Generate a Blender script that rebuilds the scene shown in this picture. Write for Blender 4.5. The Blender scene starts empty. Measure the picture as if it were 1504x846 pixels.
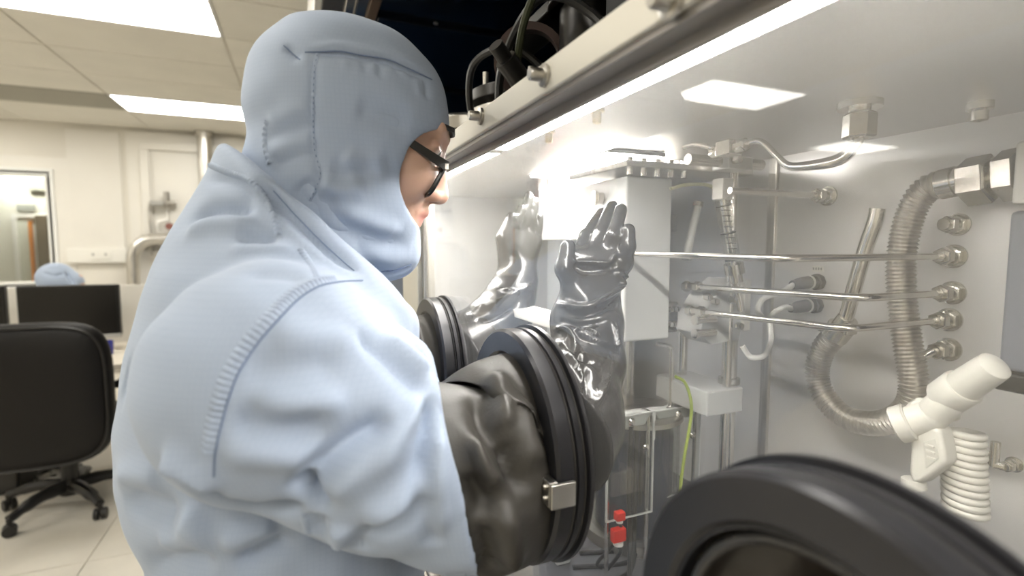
import bpy, bmesh, math, random
import numpy as np
from mathutils import Vector, Matrix
from mathutils.bvhtree import BVHTree

sc = bpy.context.scene
COL = sc.collection
R = math.radians
# ------------------------------------------------------------------ camera
YAW, PIT, FPX, CZ = R(22.6), R(4.65), 750.0, 1.45
cam = bpy.data.objects.new('camera', bpy.data.cameras.new('camera'))
COL.objects.link(cam)
cam.location = (0, 0, CZ)
cam.rotation_euler = (R(90) - PIT, 0, -YAW)
cam.data.sensor_width = 36.0
cam.data.lens = FPX / 1504 * 36.0
cam.data.clip_start = 0.02
cam.data.dof.use_dof = True
cam.data.dof.focus_distance = 0.66
cam.data.dof.aperture_fstop = 3.5
sc.camera = cam
# ------------------------------------------------------------------ world / exposure
w = bpy.data.worlds.new('world'); sc.world = w; w.use_nodes = True
w.node_tree.nodes['Background'].inputs[0].default_value = (0.9, 0.92, 1, 1)
w.node_tree.nodes['Background'].inputs[1].default_value = 0.02
vs = sc.view_settings
vs.view_transform = 'Standard'; vs.look = 'None'; vs.gamma = 1.0; vs.use_curve_mapping = False
vs.exposure = 0.75
CEIL_E = 8.2       # ceiling panel emission
STRIP_E = 74.0     # glovebox strip lamp emission
BOX_E = 66.0  # emission of the lamp added inside the box
sc.cycles.max_bounces = 10; sc.cycles.transparent_max_bounces = 16
sc.cycles.diffuse_bounces = 4; sc.cycles.glossy_bounces = 5
sc.cycles.sample_clamp_indirect = 6.0
sc.cycles.caustics_reflective = False; sc.cycles.caustics_refractive = False
sc.cycles.use_denoising = True

# ------------------------------------------------------------------ pixel -> point on a real plane
_fw = np.array([math.sin(YAW)*math.cos(PIT), math.cos(YAW)*math.cos(PIT), -math.sin(PIT)])
_rt = np.array([math.cos(YAW), -math.sin(YAW), 0.0]); _up = np.cross(_rt, _fw)
def ray(u, v): return _fw + _rt*((u-752)/FPX) + _up*((423-v)/FPX)
def at(u, v, ax, val):
    d = ray(u, v); i = 'xyz'.index(ax)
    p = np.array([0, 0, CZ]) + d*((val - (0, 0, CZ)[i])/d[i])
    return Vector(p)

# ------------------------------------------------------------------ materials
def mat(name, color, rough=0.5, metal=0.0, var=0.0, vscale=8.0, bump=0.0, bscale=60.0, emit=None, estr=0.0, coat=0.0, spec=0.5, stretch=None, alpha=None):
    m = bpy.data.materials.new(name); m.use_nodes = True
    nt = m.node_tree; b = nt.nodes['Principled BSDF']
    c = (*color, 1)
    b.inputs['Base Color'].default_value = c
    b.inputs['Roughness'].default_value = rough
    b.inputs['Metallic'].default_value = metal
    b.inputs['Specular IOR Level'].default_value = spec
    b.inputs['Coat Weight'].default_value = coat
    if emit: b.inputs['Emission Color'].default_value = (*emit, 1); b.inputs['Emission Strength'].default_value = estr
    if var or bump:
        tc = nt.nodes.new('ShaderNodeTexCoord'); mp = nt.nodes.new('ShaderNodeMapping')
        nt.links.new(tc.outputs['Object'], mp.inputs[0])
        if stretch: mp.inputs['Scale'].default_value = stretch
    if var:
        n = nt.nodes.new('ShaderNodeTexNoise'); n.inputs['Scale'].default_value = vscale; n.inputs['Detail'].default_value = 4
        nt.links.new(mp.outputs[0], n.inputs['Vector'])
        r = nt.nodes.new('ShaderNodeMapRange')
        r.inputs['From Min'].default_value = .3; r.inputs['From Max'].default_value = .7
        r.inputs['To Min'].default_value = 1-var; r.inputs['To Max'].default_value = 1+var
        nt.links.new(n.outputs['Fac'], r.inputs['Value'])
        mx = nt.nodes.new('ShaderNodeVectorMath'); mx.operation = 'SCALE'
        mx.inputs[0].default_value = color
        nt.links.new(r.outputs[0], mx.inputs['Scale']); nt.links.new(mx.outputs[0], b.inputs['Base Color'])
        r2 = nt.nodes.new('ShaderNodeMapRange'); r2.inputs['To Min'].default_value = max(0.02, rough*(1-var*1.5)); r2.inputs['To Max'].default_value = min(1, rough*(1+var*1.5))
        nt.links.new(n.outputs['Fac'], r2.inputs['Value']); nt.links.new(r2.outputs[0], b.inputs['Roughness'])
    if bump:
        n2 = nt.nodes.new('ShaderNodeTexNoise'); n2.inputs['Scale'].default_value = bscale; n2.inputs['Detail'].default_value = 3
        nt.links.new(mp.outputs[0], n2.inputs['Vector'])
        bp = nt.nodes.new('ShaderNodeBump'); bp.inputs['Strength'].default_value = bump; bp.inputs['Distance'].default_value = 0.004
        nt.links.new(n2.outputs['Fac'], bp.inputs['Height']); nt.links.new(bp.outputs[0], b.inputs['Normal'])
    return m

def glass_pane_mat(name, tint, gloss_rough, dust, ior=1.5, dust_col=(.9, .9, .88)):
    """Thin sheet: clear with Fresnel reflection and a film of dust that scatters light."""
    m = bpy.data.materials.new(name); m.use_nodes = True; nt = m.node_tree
    for n in list(nt.nodes):
        if n.type != 'OUTPUT_MATERIAL': nt.nodes.remove(n)
    out = nt.nodes['Material Output']
    tr = nt.nodes.new('ShaderNodeBsdfTransparent'); tr.inputs[0].default_value = (*tint, 1)
    gl = nt.nodes.new('ShaderNodeBsdfGlossy'); gl.inputs['Roughness'].default_value = gloss_rough
    fr = nt.nodes.new('ShaderNodeFresnel'); fr.inputs[0].default_value = ior
    geo = nt.nodes.new('ShaderNodeNewGeometry')     # same Fresnel from both sides of the sheet
    mi = nt.nodes.new('ShaderNodeMath'); mi.operation = 'MULTIPLY'
    neg = nt.nodes.new('ShaderNodeMath'); neg.operation = 'MULTIPLY_ADD'; neg.inputs[1].default_value = (1/ior - ior); neg.inputs[2].default_value = ior
    nt.links.new(geo.outputs['Backfacing'], neg.inputs[0])
    neg2 = nt.nodes.new('ShaderNodeMath'); neg2.operation = 'MULTIPLY_ADD'; neg2.inputs[1].default_value = 0; neg2.inputs[2].default_value = ior
    nt.links.new(neg.outputs[0], fr.inputs[0])
    mx = nt.nodes.new('ShaderNodeMixShader')
    nt.links.new(fr.outputs[0], mx.inputs[0]); nt.links.new(tr.outputs[0], mx.inputs[1]); nt.links.new(gl.outputs[0], mx.inputs[2])
    df = nt.nodes.new('ShaderNodeBsdfDiffuse'); df.inputs[0].default_value = (*dust_col, 1)
    tl = nt.nodes.new('ShaderNodeBsdfTranslucent'); tl.inputs[0].default_value = (*dust_col, 1)
    dd = nt.nodes.new('ShaderNodeMixShader'); dd.inputs[0].default_value = .5
    nt.links.new(df.outputs[0], dd.inputs[1]); nt.links.new(tl.outputs[0], dd.inputs[2])
    m2 = nt.nodes.new('ShaderNodeMixShader')
    tc = nt.nodes.new('ShaderNodeTexCoord'); nz = nt.nodes.new('ShaderNodeTexNoise'); nz.inputs['Scale'].default_value = 5; nz.inputs['Detail'].default_value = 6; nz.inputs['Roughness'].default_value = .65
    nt.links.new(tc.outputs['Object'], nz.inputs['Vector'])
    mr = nt.nodes.new('ShaderNodeMapRange'); mr.inputs['From Min'].default_value = .3; mr.inputs['From Max'].default_value = .75
    mr.inputs['To Min'].default_value = dust*.55; mr.inputs['To Max'].default_value = dust*1.5
    nt.links.new(nz.outputs['Fac'], mr.inputs['Value']); nt.links.new(mr.outputs[0], m2.inputs[0])
    nt.links.new(mx.outputs[0], m2.inputs[1]); nt.links.new(dd.outputs[0], m2.inputs[2])
    nt.links.new(m2.outputs[0], out.inputs[0])
    return m

# ------------------------------------------------------------------ mesh accumulator
class MB:
    def __init__(s): s.v = []; s.f = []
    def add(s, vs, fs):
        n = len(s.v); s.v += [tuple(p) for p in vs]; s.f += [tuple(i+n for i in f) for f in fs]; return s
    def box(s, lo, hi, M=None):
        x0, y0, z0 = lo; x1, y1, z1 = hi
        if x0 > x1: x0, x1 = x1, x0
        if y0 > y1: y0, y1 = y1, y0
        if z0 > z1: z0, z1 = z1, z0
        vs = [(x0,y0,z0),(x1,y0,z0),(x1,y1,z0),(x0,y1,z0),(x0,y0,z1),(x1,y0,z1),(x1,y1,z1),(x0,y1,z1)]
        if M is not None: vs = [M @ Vector(v) for v in vs]
        return s.add(vs, [(0,3,2,1),(4,5,6,7),(0,1,5,4),(1,2,6,5),(2,3,7,6),(3,0,4,7)])
    def tube(s, pts, r, n=12, caps=True, up=None):
        pts = [Vector(p) for p in pts]; m = len(pts)
        rr = list(r) if hasattr(r, '__len__') else [r]*m
        vs, fs = [], []
        t0 = (pts[1]-pts[0]).normalized()
        a = Vector(up) if up else (Vector((0, 0, 1)) if abs(t0.z) < .9 else Vector((1, 0, 0)))
        nrm = (a - t0*a.dot(t0)).normalized()
        for i in range(m):
            if i == 0: t = pts[1]-pts[0]
            elif i == m-1: t = pts[-1]-pts[-2]
            else: t = (pts[i+1]-pts[i]).normalized()+(pts[i]-pts[i-1]).normalized()
            if t.length < 1e-9: t = t0.copy()
            t.normalize()
            nn = nrm - t*nrm.dot(t)
            nrm = nn.normalized() if nn.length > 1e-9 else nrm
            b = t.cross(nrm)
            for k in range(n):
                an = 2*math.pi*k/n
                vs.append(pts[i] + (nrm*math.cos(an)+b*math.sin(an))*rr[i])
        for i in range(m-1):
            for k in range(n):
                k2 = (k+1) % n
                fs.append((i*n+k, i*n+k2, (i+1)*n+k2, (i+1)*n+k))
        if caps: fs += [tuple(range(n-1, -1, -1)), tuple((m-1)*n+k for k in range(n))]
        return s.add(vs, fs)
    def cyl(s, p0, p1, r0, r1=None, n=24, caps=True, up=None):
        return s.tube([p0, p1], [r0, r0 if r1 is None else r1], n, caps, up)
    def lathe(s, prof, o, d, n=48, closed=False, up=None):
        """prof: list of (radius, distance along d)."""
        o = Vector(o); d = Vector(d).normalized()
        a = Vector(up) if up else (Vector((0, 0, 1)) if abs(d.z) < .9 else Vector((1, 0, 0)))
        e1 = (a-d*a.dot(d)).normalized(); e2 = d.cross(e1)
        vs, fs = [], []; m = len(prof)
        for (r, h) in prof:
            for k in range(n):
                an = 2*math.pi*k/n
                vs.append(o + d*h + (e1*math.cos(an)+e2*math.sin(an))*r)
        for i in range(m if closed else m-1):
            j = (i+1) % m
            for k in range(n):
                k2 = (k+1) % n
                fs.append((i*n+k, i*n+k2, j*n+k2, j*n+k))
        if not closed:
            if prof[0][0] > 1e-6: fs.append(tuple(range(n-1, -1, -1)))
            if prof[-1][0] > 1e-6: fs.append(tuple((m-1)*n+k for k in range(n)))
        return s.add(vs, fs)
    def prism(s, poly, ex):
        """poly: 3-D points of a flat outline; ex: extrusion vector."""
        p = [Vector(q) for q in poly]; n = len(p); ex = Vector(ex)
        fs = [tuple(range(n-1, -1, -1)), tuple(range(n, 2*n))] + [(i, (i+1) % n, (i+1) % n+n, i+n) for i in range(n)]
        return s.add(p+[q+ex for q in p], fs)
    def ball(s, c, r, nu=20, nv=12):
        c = Vector(c); rx, ry, rz = r if hasattr(r, '__len__') else (r, r, r)
        vs = [c+Vector((0, 0, -rz))]; fs = []
        for i in range(1, nv):
            ph = -math.pi/2+math.pi*i/nv
            for k in range(nu):
                a = 2*math.pi*k/nu
                vs.append(c+Vector((rx*math.cos(ph)*math.cos(a), ry*math.cos(ph)*math.sin(a), rz*math.sin(ph))))
        vs.append(c+Vector((0, 0, rz))); L = len(vs)-1
        for k in range(nu): fs.append((0, 1+(k+1) % nu, 1+k))
        for i in range(nv-2):
            for k in range(nu):
                a, b = 1+i*nu+k, 1+i*nu+(k+1) % nu
                fs.append((a, b, b+nu, a+nu))
        o = 1+(nv-2)*nu
        for k in range(nu): fs.append((o+k, o+(k+1) % nu, L))
        return s.add(vs, fs)

ORG = {}
def link(o): COL.objects.link(o); return o
def finish(o, m, smooth=True, ang=35, bevel=0, bseg=2):
    me = o.data
    if m is not None and not me.materials: me.materials.append(m)
    if smooth:
        me.polygons.foreach_set('use_smooth', [True]*len(me.polygons))
        me.set_sharp_from_angle(angle=R(ang))
    if bevel:
        bm = o.modifiers.new('bevel', 'BEVEL'); bm.width = bevel; bm.segments = bseg; bm.limit_method = 'ANGLE'; bm.angle_limit = R(40)
        bm.harden_normals = True
    return o
def obj(name, mb, m, parent=None, bevel=0, smooth=True, ang=35, origin=None, bseg=2):
    """One mesh object; vertices of MB are world coordinates."""
    vs, fs = (mb.v, mb.f) if isinstance(mb, MB) else mb
    if parent is not None: org = ORG[parent.name]
    elif origin is not None: org = Vector(origin)
    else:
        a = np.array(vs); org = Vector(((a[:, 0].min()+a[:, 0].max())/2, (a[:, 1].min()+a[:, 1].max())/2, a[:, 2].min()))
    me = bpy.data.meshes.new(name)
    me.from_pydata([(v[0]-org[0], v[1]-org[1], v[2]-org[2]) for v in vs], [], fs)
    b = bmesh.new(); b.from_mesh(me); bmesh.ops.recalc_face_normals(b, faces=b.faces); b.to_mesh(me); b.free()
    o = link(bpy.data.objects.new(name, me))
    if parent is not None: o.parent = parent
    else: o.location = org
    ORG[o.name] = org
    return finish(o, m, smooth, ang, bevel, bseg)
def thing(name, label, cat, loc, group=None):
    o = link(bpy.data.objects.new(name, None)); o.location = loc; o.empty_display_size = .05
    ORG[o.name] = Vector(loc)
    return tag(o, label, cat, group)
def tag(o, label, cat, group=None):
    o['label'] = label; o['category'] = cat
    if group: o['group'] = group
    return o
def struct(o): o['kind'] = 'structure'; return o
def catmull(pts, k=8):
    P = [Vector(p) for p in pts]; P = [P[0]*2-P[1]]+P+[P[-1]*2-P[-2]]; out = []
    for i in range(1, len(P)-2):
        a, b, c, d = P[i-1:i+3]
        for j in range(k):
            t = j/k
            out.append(.5*((2*b)+(c-a)*t+(2*a-5*b+4*c-d)*t*t+(3*b-a-3*c+d)*t**3))
    out.append(P[-2]); return out

# ------------------------------------------------------------------ shared materials
M_WALL = mat('wall_paint', (.80, .765, .69), .55, var=.03, vscale=1.5)
M_WALLPANEL = mat('wall_panel_white', (.84, .81, .745), .4, var=.02, vscale=2)
M_CEIL = mat('ceiling_tile_white', (.88, .85, .77), .8, var=.03, vscale=3, bump=.15, bscale=400)
M_CGRID = mat('ceiling_grid', (.70, .66, .58), .5)
M_FLOOR = mat('floor_tile_vinyl', (.66, .62, .54), .35, var=.06, vscale=5)
M_GROUT = mat('floor_joint', (.34, .31, .26), .7)
M_LAMP = mat('lamp_diffuser', (1, 1, 1), .5, emit=(1, .97, .9), estr=CEIL_E)
M_STEEL = mat('brushed_steel', (.72, .70, .66), .3, 1.0, var=.12, vscale=6, stretch=(2, 30, 2))
M_STEELWALL = mat('steel_sheet_satin', (.90, .885, .86), .42, .4, var=.06, vscale=3)
M_POLISH = mat('polished_steel', (.80, .78, .74), .16, 1.0)
M_DARKSTEEL = mat('steel_dull', (.5, .48, .44), .32, 1.0)
M_WHITEMETAL = mat('white_coated_metal', (.86, .86, .83), .35, var=.02)
M_WHITEPL = mat('white_plastic', (.88, .86, .80), .35)
M_GUN = mat('gun_cream_plastic', (.70, .685, .62), .38)
M_BLACKPL = mat('black_plastic', (.012, .011, .010), .38, var=.1)
M_BLACKRUB = mat('black_rubber', (.022, .021, .020), .42, var=.12, vscale=20, bump=.1, bscale=200)
M_LEATHER = mat('black_leatherette', (.007, .006, .0055), .5, var=.15, vscale=9, bump=.2, bscale=250, spec=.3)
M_SCREEN = mat('screen_off', (.008, .007, .006), .28)
M_GREYPL = mat('grey_plastic', (.42, .41, .38), .45)
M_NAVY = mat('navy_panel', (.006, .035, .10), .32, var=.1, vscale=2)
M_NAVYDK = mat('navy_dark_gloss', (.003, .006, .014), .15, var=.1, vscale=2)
M_BRASS = mat('brass', (.72, .55, .28), .3, 1.0)
M_RED = mat('red_plastic', (.75, .03, .02), .4)
M_ORANGE = mat('orange_board', (.80, .30, .06), .5)
M_DESK = mat('desk_laminate', (.72, .66, .56), .4, var=.03)
M_CLEAR = glass_pane_mat('clear_acrylic', (.93, .94, .93), .02, .03)
M_ROOMGLASS = glass_pane_mat('room_window_glass', (.95, .96, .94), .01, .02)

# ================================================================== ROOM SHELL
RX0, RX1, RY0, RY1, RZ = -7.60, 2.0, -2.4, 7.4, 2.85
# floor: base and tiles
fl = struct(obj('floor', MB().box((RX0, RY0, -.12), (RX1, RY1, -.006)), M_GROUT, smooth=False, origin=(0, 0, -.12)))
T = .604
tile_me = None
for i in range(math.floor((RX0+.95)/T), 6):
    for j in range(math.floor((RY0-2.83)/T), 9):
        x0 = -.95+i*T; y0 = 2.83+j*T
        if x0 < RX0-.02 or x0+T > RX1+.02 or y0 < RY0-.02 or y0+T > RY1+.02: continue
        if tile_me is None:
            tm = MB().box((.002, .002, .112), (T-.002, T-.002, .12))
            tile_me = bpy.data.meshes.new('floor_tile'); tile_me.from_pydata(tm.v, [], tm.f); tile_me.materials.append(M_FLOOR)
        o = link(bpy.data.objects.new('floor_tile', tile_me)); o.parent = fl; o.location = (x0, y0, 0)
# ceiling: slab, suspended panels
ce = struct(obj('ceiling', MB().box((RX0, RY0, RZ), (RX1, RY1, RZ+.1)), M_CGRID, smooth=False, origin=(0, 0, RZ)))
PXW, PYW = 1.16, .62
LIGHTS = {}
for i in range(-6, 3):
    for j in range(-10, 6):
        x0 = -1.58+i*PXW; y0 = 4.0+j*PYW; x1 = x0+PXW; y1 = y0+PYW
        x0c, x1c, y0c, y1c = max(x0, RX0), min(x1, RX1), max(y0, RY0), min(y1, RY1)
        if x1c-x0c < .1 or y1c-y0c < .08: continue
        LIGHTS[(i, j)] = (x0c, x1c, y0c, y1c)
lit = [(0, -1), (0, 3), (0, -5), (-2, -1), (-2, 3), (-2, -5), (0, -9), (-5, 1), (-5, -4)]
lit_label = {(0, -1): 'wide ceiling light panel above the office chair', (0, 3): 'narrow-looking ceiling light panel near the far wall and vertical pipe',
             (-2, -1): 'ceiling light panel seen as the larger bright reflection in the glovebox window',
             (-5, 1): 'ceiling light panel seen as the smaller bright reflection behind the swan-neck line'}
for k, (x0, x1, y0, y1) in LIGHTS.items():
    if k in lit:
        t = thing('ceiling_light', lit_label.get(k, 'ceiling light panel of the room outside the picture'), 'ceiling light', ((x0+x1)/2, (y0+y1)/2, RZ-.012), 'recessed ceiling lights')
        fr = MB()
        for a, b in (((x0, y0), (x1, y0+.018)), ((x0, y1-.018), (x1, y1)), ((x0, y0), (x0+.018, y1)), ((x1-.018, y0), (x1, y1))):
            fr.box((a[0], a[1], RZ-.014), (b[0], b[1], RZ))
        obj('frame', fr, M_WHITEMETAL, t, smooth=False)
        obj('diffuser', MB().box((x0+.018, y0+.018, RZ-.009), (x1-.018, y1-.018, RZ-.001)), M_LAMP, t, smooth=False)
    elif k == (-1, 3):
        t = thing('air_return_grille', 'grey air return grille in the ceiling beside the far light panel', 'vent', ((x0+x1)/2, (y0+y1)/2, RZ-.012))
        obj('frame', MB().box((x0+.01, y0+.01, RZ-.008), (x1-.01, y1-.01, RZ-.001)), mat('grille_grey', (.40, .39, .34), .6), t, smooth=False)
        ms = mat('grille_slat_grey', (.56, .54, .47), .6)
        for q in range(12):
            yy = y0+.04+q*(PYW-.08)/12
            obj('slat', MB().box((x0+.03, yy, RZ-.016), (x1-.03, yy+.022, RZ-.006)), ms, t, smooth=False)
    else:
        obj('ceiling_panel', MB().box((x0+.006, y0+.006, RZ-.010), (x1-.006, y1-.006, RZ+.002)), M_CEIL, ce, bevel=.003, bseg=1, smooth=False)
# side walls
struct(obj('wall_left', MB().box((RX0-.1, RY0, 0), (RX0, RY1, RZ)), M_WALL, smooth=False))
struct(obj('wall_right', MB().box((RX1, RY0, 0), (RX1+.1, RY1, RZ)), M_WALL, smooth=False))
struct(obj('wall_front', MB().box((RX0-.1, RY0-.1, 0), (RX1+.1, RY0, RZ)), M_WALL, smooth=False))
# far wall with a window opening
WX0, WX1, WZ0, WZ1 = -4.1, -2.56, 1.0, 2.29
wb = struct(obj('wall_back', MB().box((RX0, RY1, 0), (WX0, RY1+.12, RZ)).box((WX1, RY1, 0), (RX1, RY1+.12, RZ)).box((WX0, RY1, 0), (WX1, RY1+.12, WZ0)).box((WX0, RY1, WZ1), (WX1, RY1+.12, RZ)), M_WALL, smooth=False, origin=(0, RY1, 0)))
Yw = RY1
def wall_frame(x0, x1, z0, z1, t, d, y=Yw):
    return MB().box((x0, y-d, z0), (x1, y, z0+t)).box((x0, y-d, z1-t), (x1, y, z1)).box((x0, y-d, z0+t), (x0+t, y, z1-t)).box((x1-t, y-d, z0+t), (x1, y, z1-t))
obj('wall_panel', MB().box((-2.40, Yw-.02, 1.42), (-1.90, Yw, 2.78)), M_WALLPANEL, wb, bevel=.004)
obj('wall_panel', MB().box((-1.84, Yw-.035, .1), (-.1, Yw, 2.80)), M_WALLPANEL, wb, bevel=.004)
obj('wall_panel', wall_frame(-1.70, -.2, 1.3, 2.68, .09, .05, Yw-.035), M_WALLPANEL, wb, bevel=.006)
obj('wall_panel', MB().box((-1.58, Yw-.045, 1.42), (-.32, Yw-.035, 2.55)), M_WALLPANEL, wb, bevel=.004)
obj('wall_panel', wall_frame(-4.3, -2.38, .9, 2.45, .16, .012), M_WALLPANEL, wb, bevel=.004)
obj('wall_panel', MB().box((-.05, Yw-.03, .1), (1.9, Yw, 2.80)), M_WALLPANEL, wb, bevel=.004)
# window
wn = struct(obj('window_1', wall_frame(WX0, WX1, WZ0, WZ1, .05, .15, Yw+.12), M_WHITEMETAL, bevel=.004, origin=(WX1, Yw, WZ0)))
obj('window_frame', wall_frame(WX0-.03, WX1+.03, WZ0-.03, WZ1+.03, .06, .03), M_WHITEMETAL, wn, bevel=.004)
obj('pane', MB().box((WX0+.05, Yw+.05, WZ0+.05), (WX1-.05, Yw+.056, WZ1-.05)), M_ROOMGLASS, wn, smooth=False)
# dado trunking with sockets
dt = struct(obj('trim_1', MB().box((-2.45, Yw-.06, 1.26), (-1.88, Yw-.021, 1.43)), M_WHITEPL, bevel=.006))
sk = tag(obj('wall_socket', MB().box((-2.25, Yw-.072, 1.30), (-2.03, Yw-.060, 1.39)), M_WHITEPL, bevel=.004), 'white double wall socket on the trunking above the seated head', 'socket')
for sx in (-2.2, -2.08): obj('switch', MB().box((sx-.012, Yw-.076, 1.345), (sx+.012, Yw-.0725, 1.37)), M_GREYPL, sk, bevel=.002)
struct(obj('trim_2', MB().box((-3.9, Yw-.05, .86), (-1.86, Yw-.002, .97)), M_WHITEPL, bevel=.006))
# neighbouring room seen through the window
M_LAMP2 = mat('lamp_diffuser_next', (1, 1, 1), .5, emit=(1, .97, .9), estr=40)
NY = 10.6
struct(obj('wall_beyond', MB().box((-7.4, NY, 0), (0, NY+.1, RZ)).box((-7.4, Yw+.12, 0), (-7.3, NY, RZ)).box((-.1, Yw+.12, 0), (0, NY, RZ)), mat('next_room_wall', (.78, .77, .69), .6), smooth=False))
struct(obj('floor_beyond', MB().box((-7.4, Yw+.12, -.12), (0, NY+.1, 0)), M_FLOOR, smooth=False))
struct(obj('ceiling_beyond', MB().box((-7.4, Yw+.12, RZ), (0, NY+.1, RZ+.1)), M_CEIL, smooth=False))
for u0, u1, v, lab in ((-14, 20, 262, 'bright ceiling light past the window, cut by the picture edge'), (46, 76, 288, 'bright slim ceiling light past the window, above the doorway')):
    p0, p1 = at(u0, v, 'z', RZ-.02), at(u1, v+5, 'z', RZ-.02)
    yy = min(max((p0.y+p1.y)/2, Yw+.5), NY-.4)
    x0 = at(u0, v, 'y', yy).x; x1 = at(u1, v, 'y', yy).x
    t = thing('next_room_light', lab, 'ceiling light', ((x0+x1)/2, yy, RZ-.02), 'lights in the next room')
    obj('frame', MB().box((x0-.02, yy-.17, RZ-.02), (x1+.02, yy+.17, RZ-.001)), M_WHITEMETAL, t, smooth=False)
    obj('diffuser', MB().box((x0, yy-.15, RZ-.028), (x1, yy+.15, RZ-.018)), M_LAMP2, t, smooth=False)
def pbox(name, u0, v0, u1, v1, y, th, m, parent=None, bevel=.004):
    a, b = at(u0, v0, 'y', y), at(u1, v1, 'y', y)
    return obj(name, MB().box((a.x, y-th, b.z), (b.x, y, a.z)), m, parent, bevel=bevel)
tag(pbox('wall_vent', 41, 261, 73, 281, NY-.02, .05, mat('vent_grey', (.36, .36, .30), .6)), 'grey louvre vent high on the wall past the window', 'vent')
tag(pbox('wall_sign', 25, 300, 52, 310, NY-.02, .03, mat('sign_grey', (.40, .42, .38), .6)), 'small grey sign plate over the door past the window', 'sign')
d1 = struct(obj('door_1', wall_frame(at(17, 300, 'y', NY).x, at(42, 300, 'y', NY).x+.5, 0, at(20, 314, 'y', NY).z, .06, .05, NY), M_WHITEMETAL, bevel=.004))
obj('door_leaf', MB().box((at(17, 300, 'y', NY).x+.06, NY-.03, .02), (at(42, 300, 'y', NY).x, NY, at(20, 314, 'y', NY).z-.06)), mat('door_pale', (.66, .68, .60), .5), d1, bevel=.004)
tag(pbox('notice_board', 43, 325, 55, 420, NY-.06, .06, M_ORANGE), 'tall orange board past the window', 'board')
tag(pbox('dark_cupboard', 56, 317, 80, 420, NY-.06, .12, mat('cupboard_brown', (.20, .16, .11), .35)), 'dark brown glazed cupboard beside the orange board', 'cupboard')
# steel pipes on the far wall
px0 = at(300, 200, 'y', Yw-.12)
t = thing('vertical_steel_pipe', 'vertical stainless pipe on the far wall rising to the ceiling', 'pipe', (px0.x, px0.y, 1.2))
obj('pipe', MB().cyl((px0.x, px0.y, 1.2), (px0.x, px0.y, RZ-.011), .078, n=24), M_STEEL, t)
obj('collar', MB().lathe([(.079, 0), (.105, 0), (.105, .05), (.079, .05)], (px0.x, px0.y, RZ-.065), (0, 0, 1), 28, True), M_STEEL, t)
obj('bracket', MB().lathe([(.079, 0), (.09, 0), (.09, .04), (.079, .04)], (px0.x, px0.y, 2.12), (0, 0, 1), 28, True).box((px0.x-.02, px0.y+.08, 2.12), (px0.x+.02, Yw-.1, 2.16)), M_DARKSTEEL, t)
b0, b1, b2 = at(197, 412, 'y', Yw-.18), at(200, 368, 'y', Yw-.18), at(236, 351, 'y', Yw-.18)
t = thing('bent_steel_pipe', 'stainless pipe bending in an elbow beside the worker\'s back', 'pipe', (b0.x, b0.y, .9))
R_ = .24; zc = b2.z-R_; xc = b0.x+R_
path = [(b0.x, b0.y, .95), (b0.x, b0.y, zc)]+[(xc-R_*math.cos(a), b0.y, zc+R_*math.sin(a)) for a in np.linspace(.15, math.pi/2, 10)]+[(xc+1.0, b0.y, b2.z)]
obj('pipe', MB().tube(path, .066, 20), M_STEEL, t)
obj('sleeve', MB().cyl((b0.x, b0.y, .72), (b0.x, b0.y, .99), .08, n=20), mat('blue_sleeve', (.03, .03, .22), .5), t)
obj('clip', MB().lathe([(.067, 0), (.082, 0), (.082, .03), (.067, .03)], (xc+.3, b0.y, b2.z), (1, 0, 0), 20, True).box((xc+.3, b0.y-.02, b2.z+.06), (xc+.33, b0.y+.1, b2.z+.16)), M_DARKSTEEL, t)
v0 = at(245, 298, 'y', Yw-.12)
t = thing('gas_tap', 'small steel gas tap with thin pipework on the far wall', 'tap', (v0.x, v0.y, v0.z-.3))
obj('body', MB().cyl((v0.x-.14, v0.y, v0.z), (v0.x+.10, v0.y, v0.z), .028, n=14).cyl((v0.x, v0.y, v0.z-.05), (v0.x, v0.y, v0.z+.13), .03, n=14).cyl((v0.x, v0.y, v0.z), (v0.x, Yw-.046, v0.z), .02, n=10), M_DARKSTEEL, t)
obj('lever', MB().box((v0.x-.16, v0.y-.05, v0.z-.03), (v0.x-.02, v0.y-.03, v0.z+.02)), M_GREYPL, t, bevel=.006)
obj('pipework', MB().tube([(v0.x-.18, v0.y, v0.z-.62), (v0.x-.18, v0.y, v0.z+.0), (v0.x-.14, v0.y, v0.z)], .012, 8).tube([(v0.x, v0.y, v0.z-.05), (v0.x, v0.y, v0.z-.2), (v0.x-.1, v0.y, v0.z-.22), (v0.x-.1, v0.y, v0.z-.62)], .012, 8), M_STEEL, t)
obj('knob', MB().cyl((v0.x+.02, v0.y, v0.z-.28), (v0.x+.02, v0.y-.05, v0.z-.28), .04, n=16), mat('knob_red_brown', (.25, .10, .08), .5), t, bevel=.004)

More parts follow.
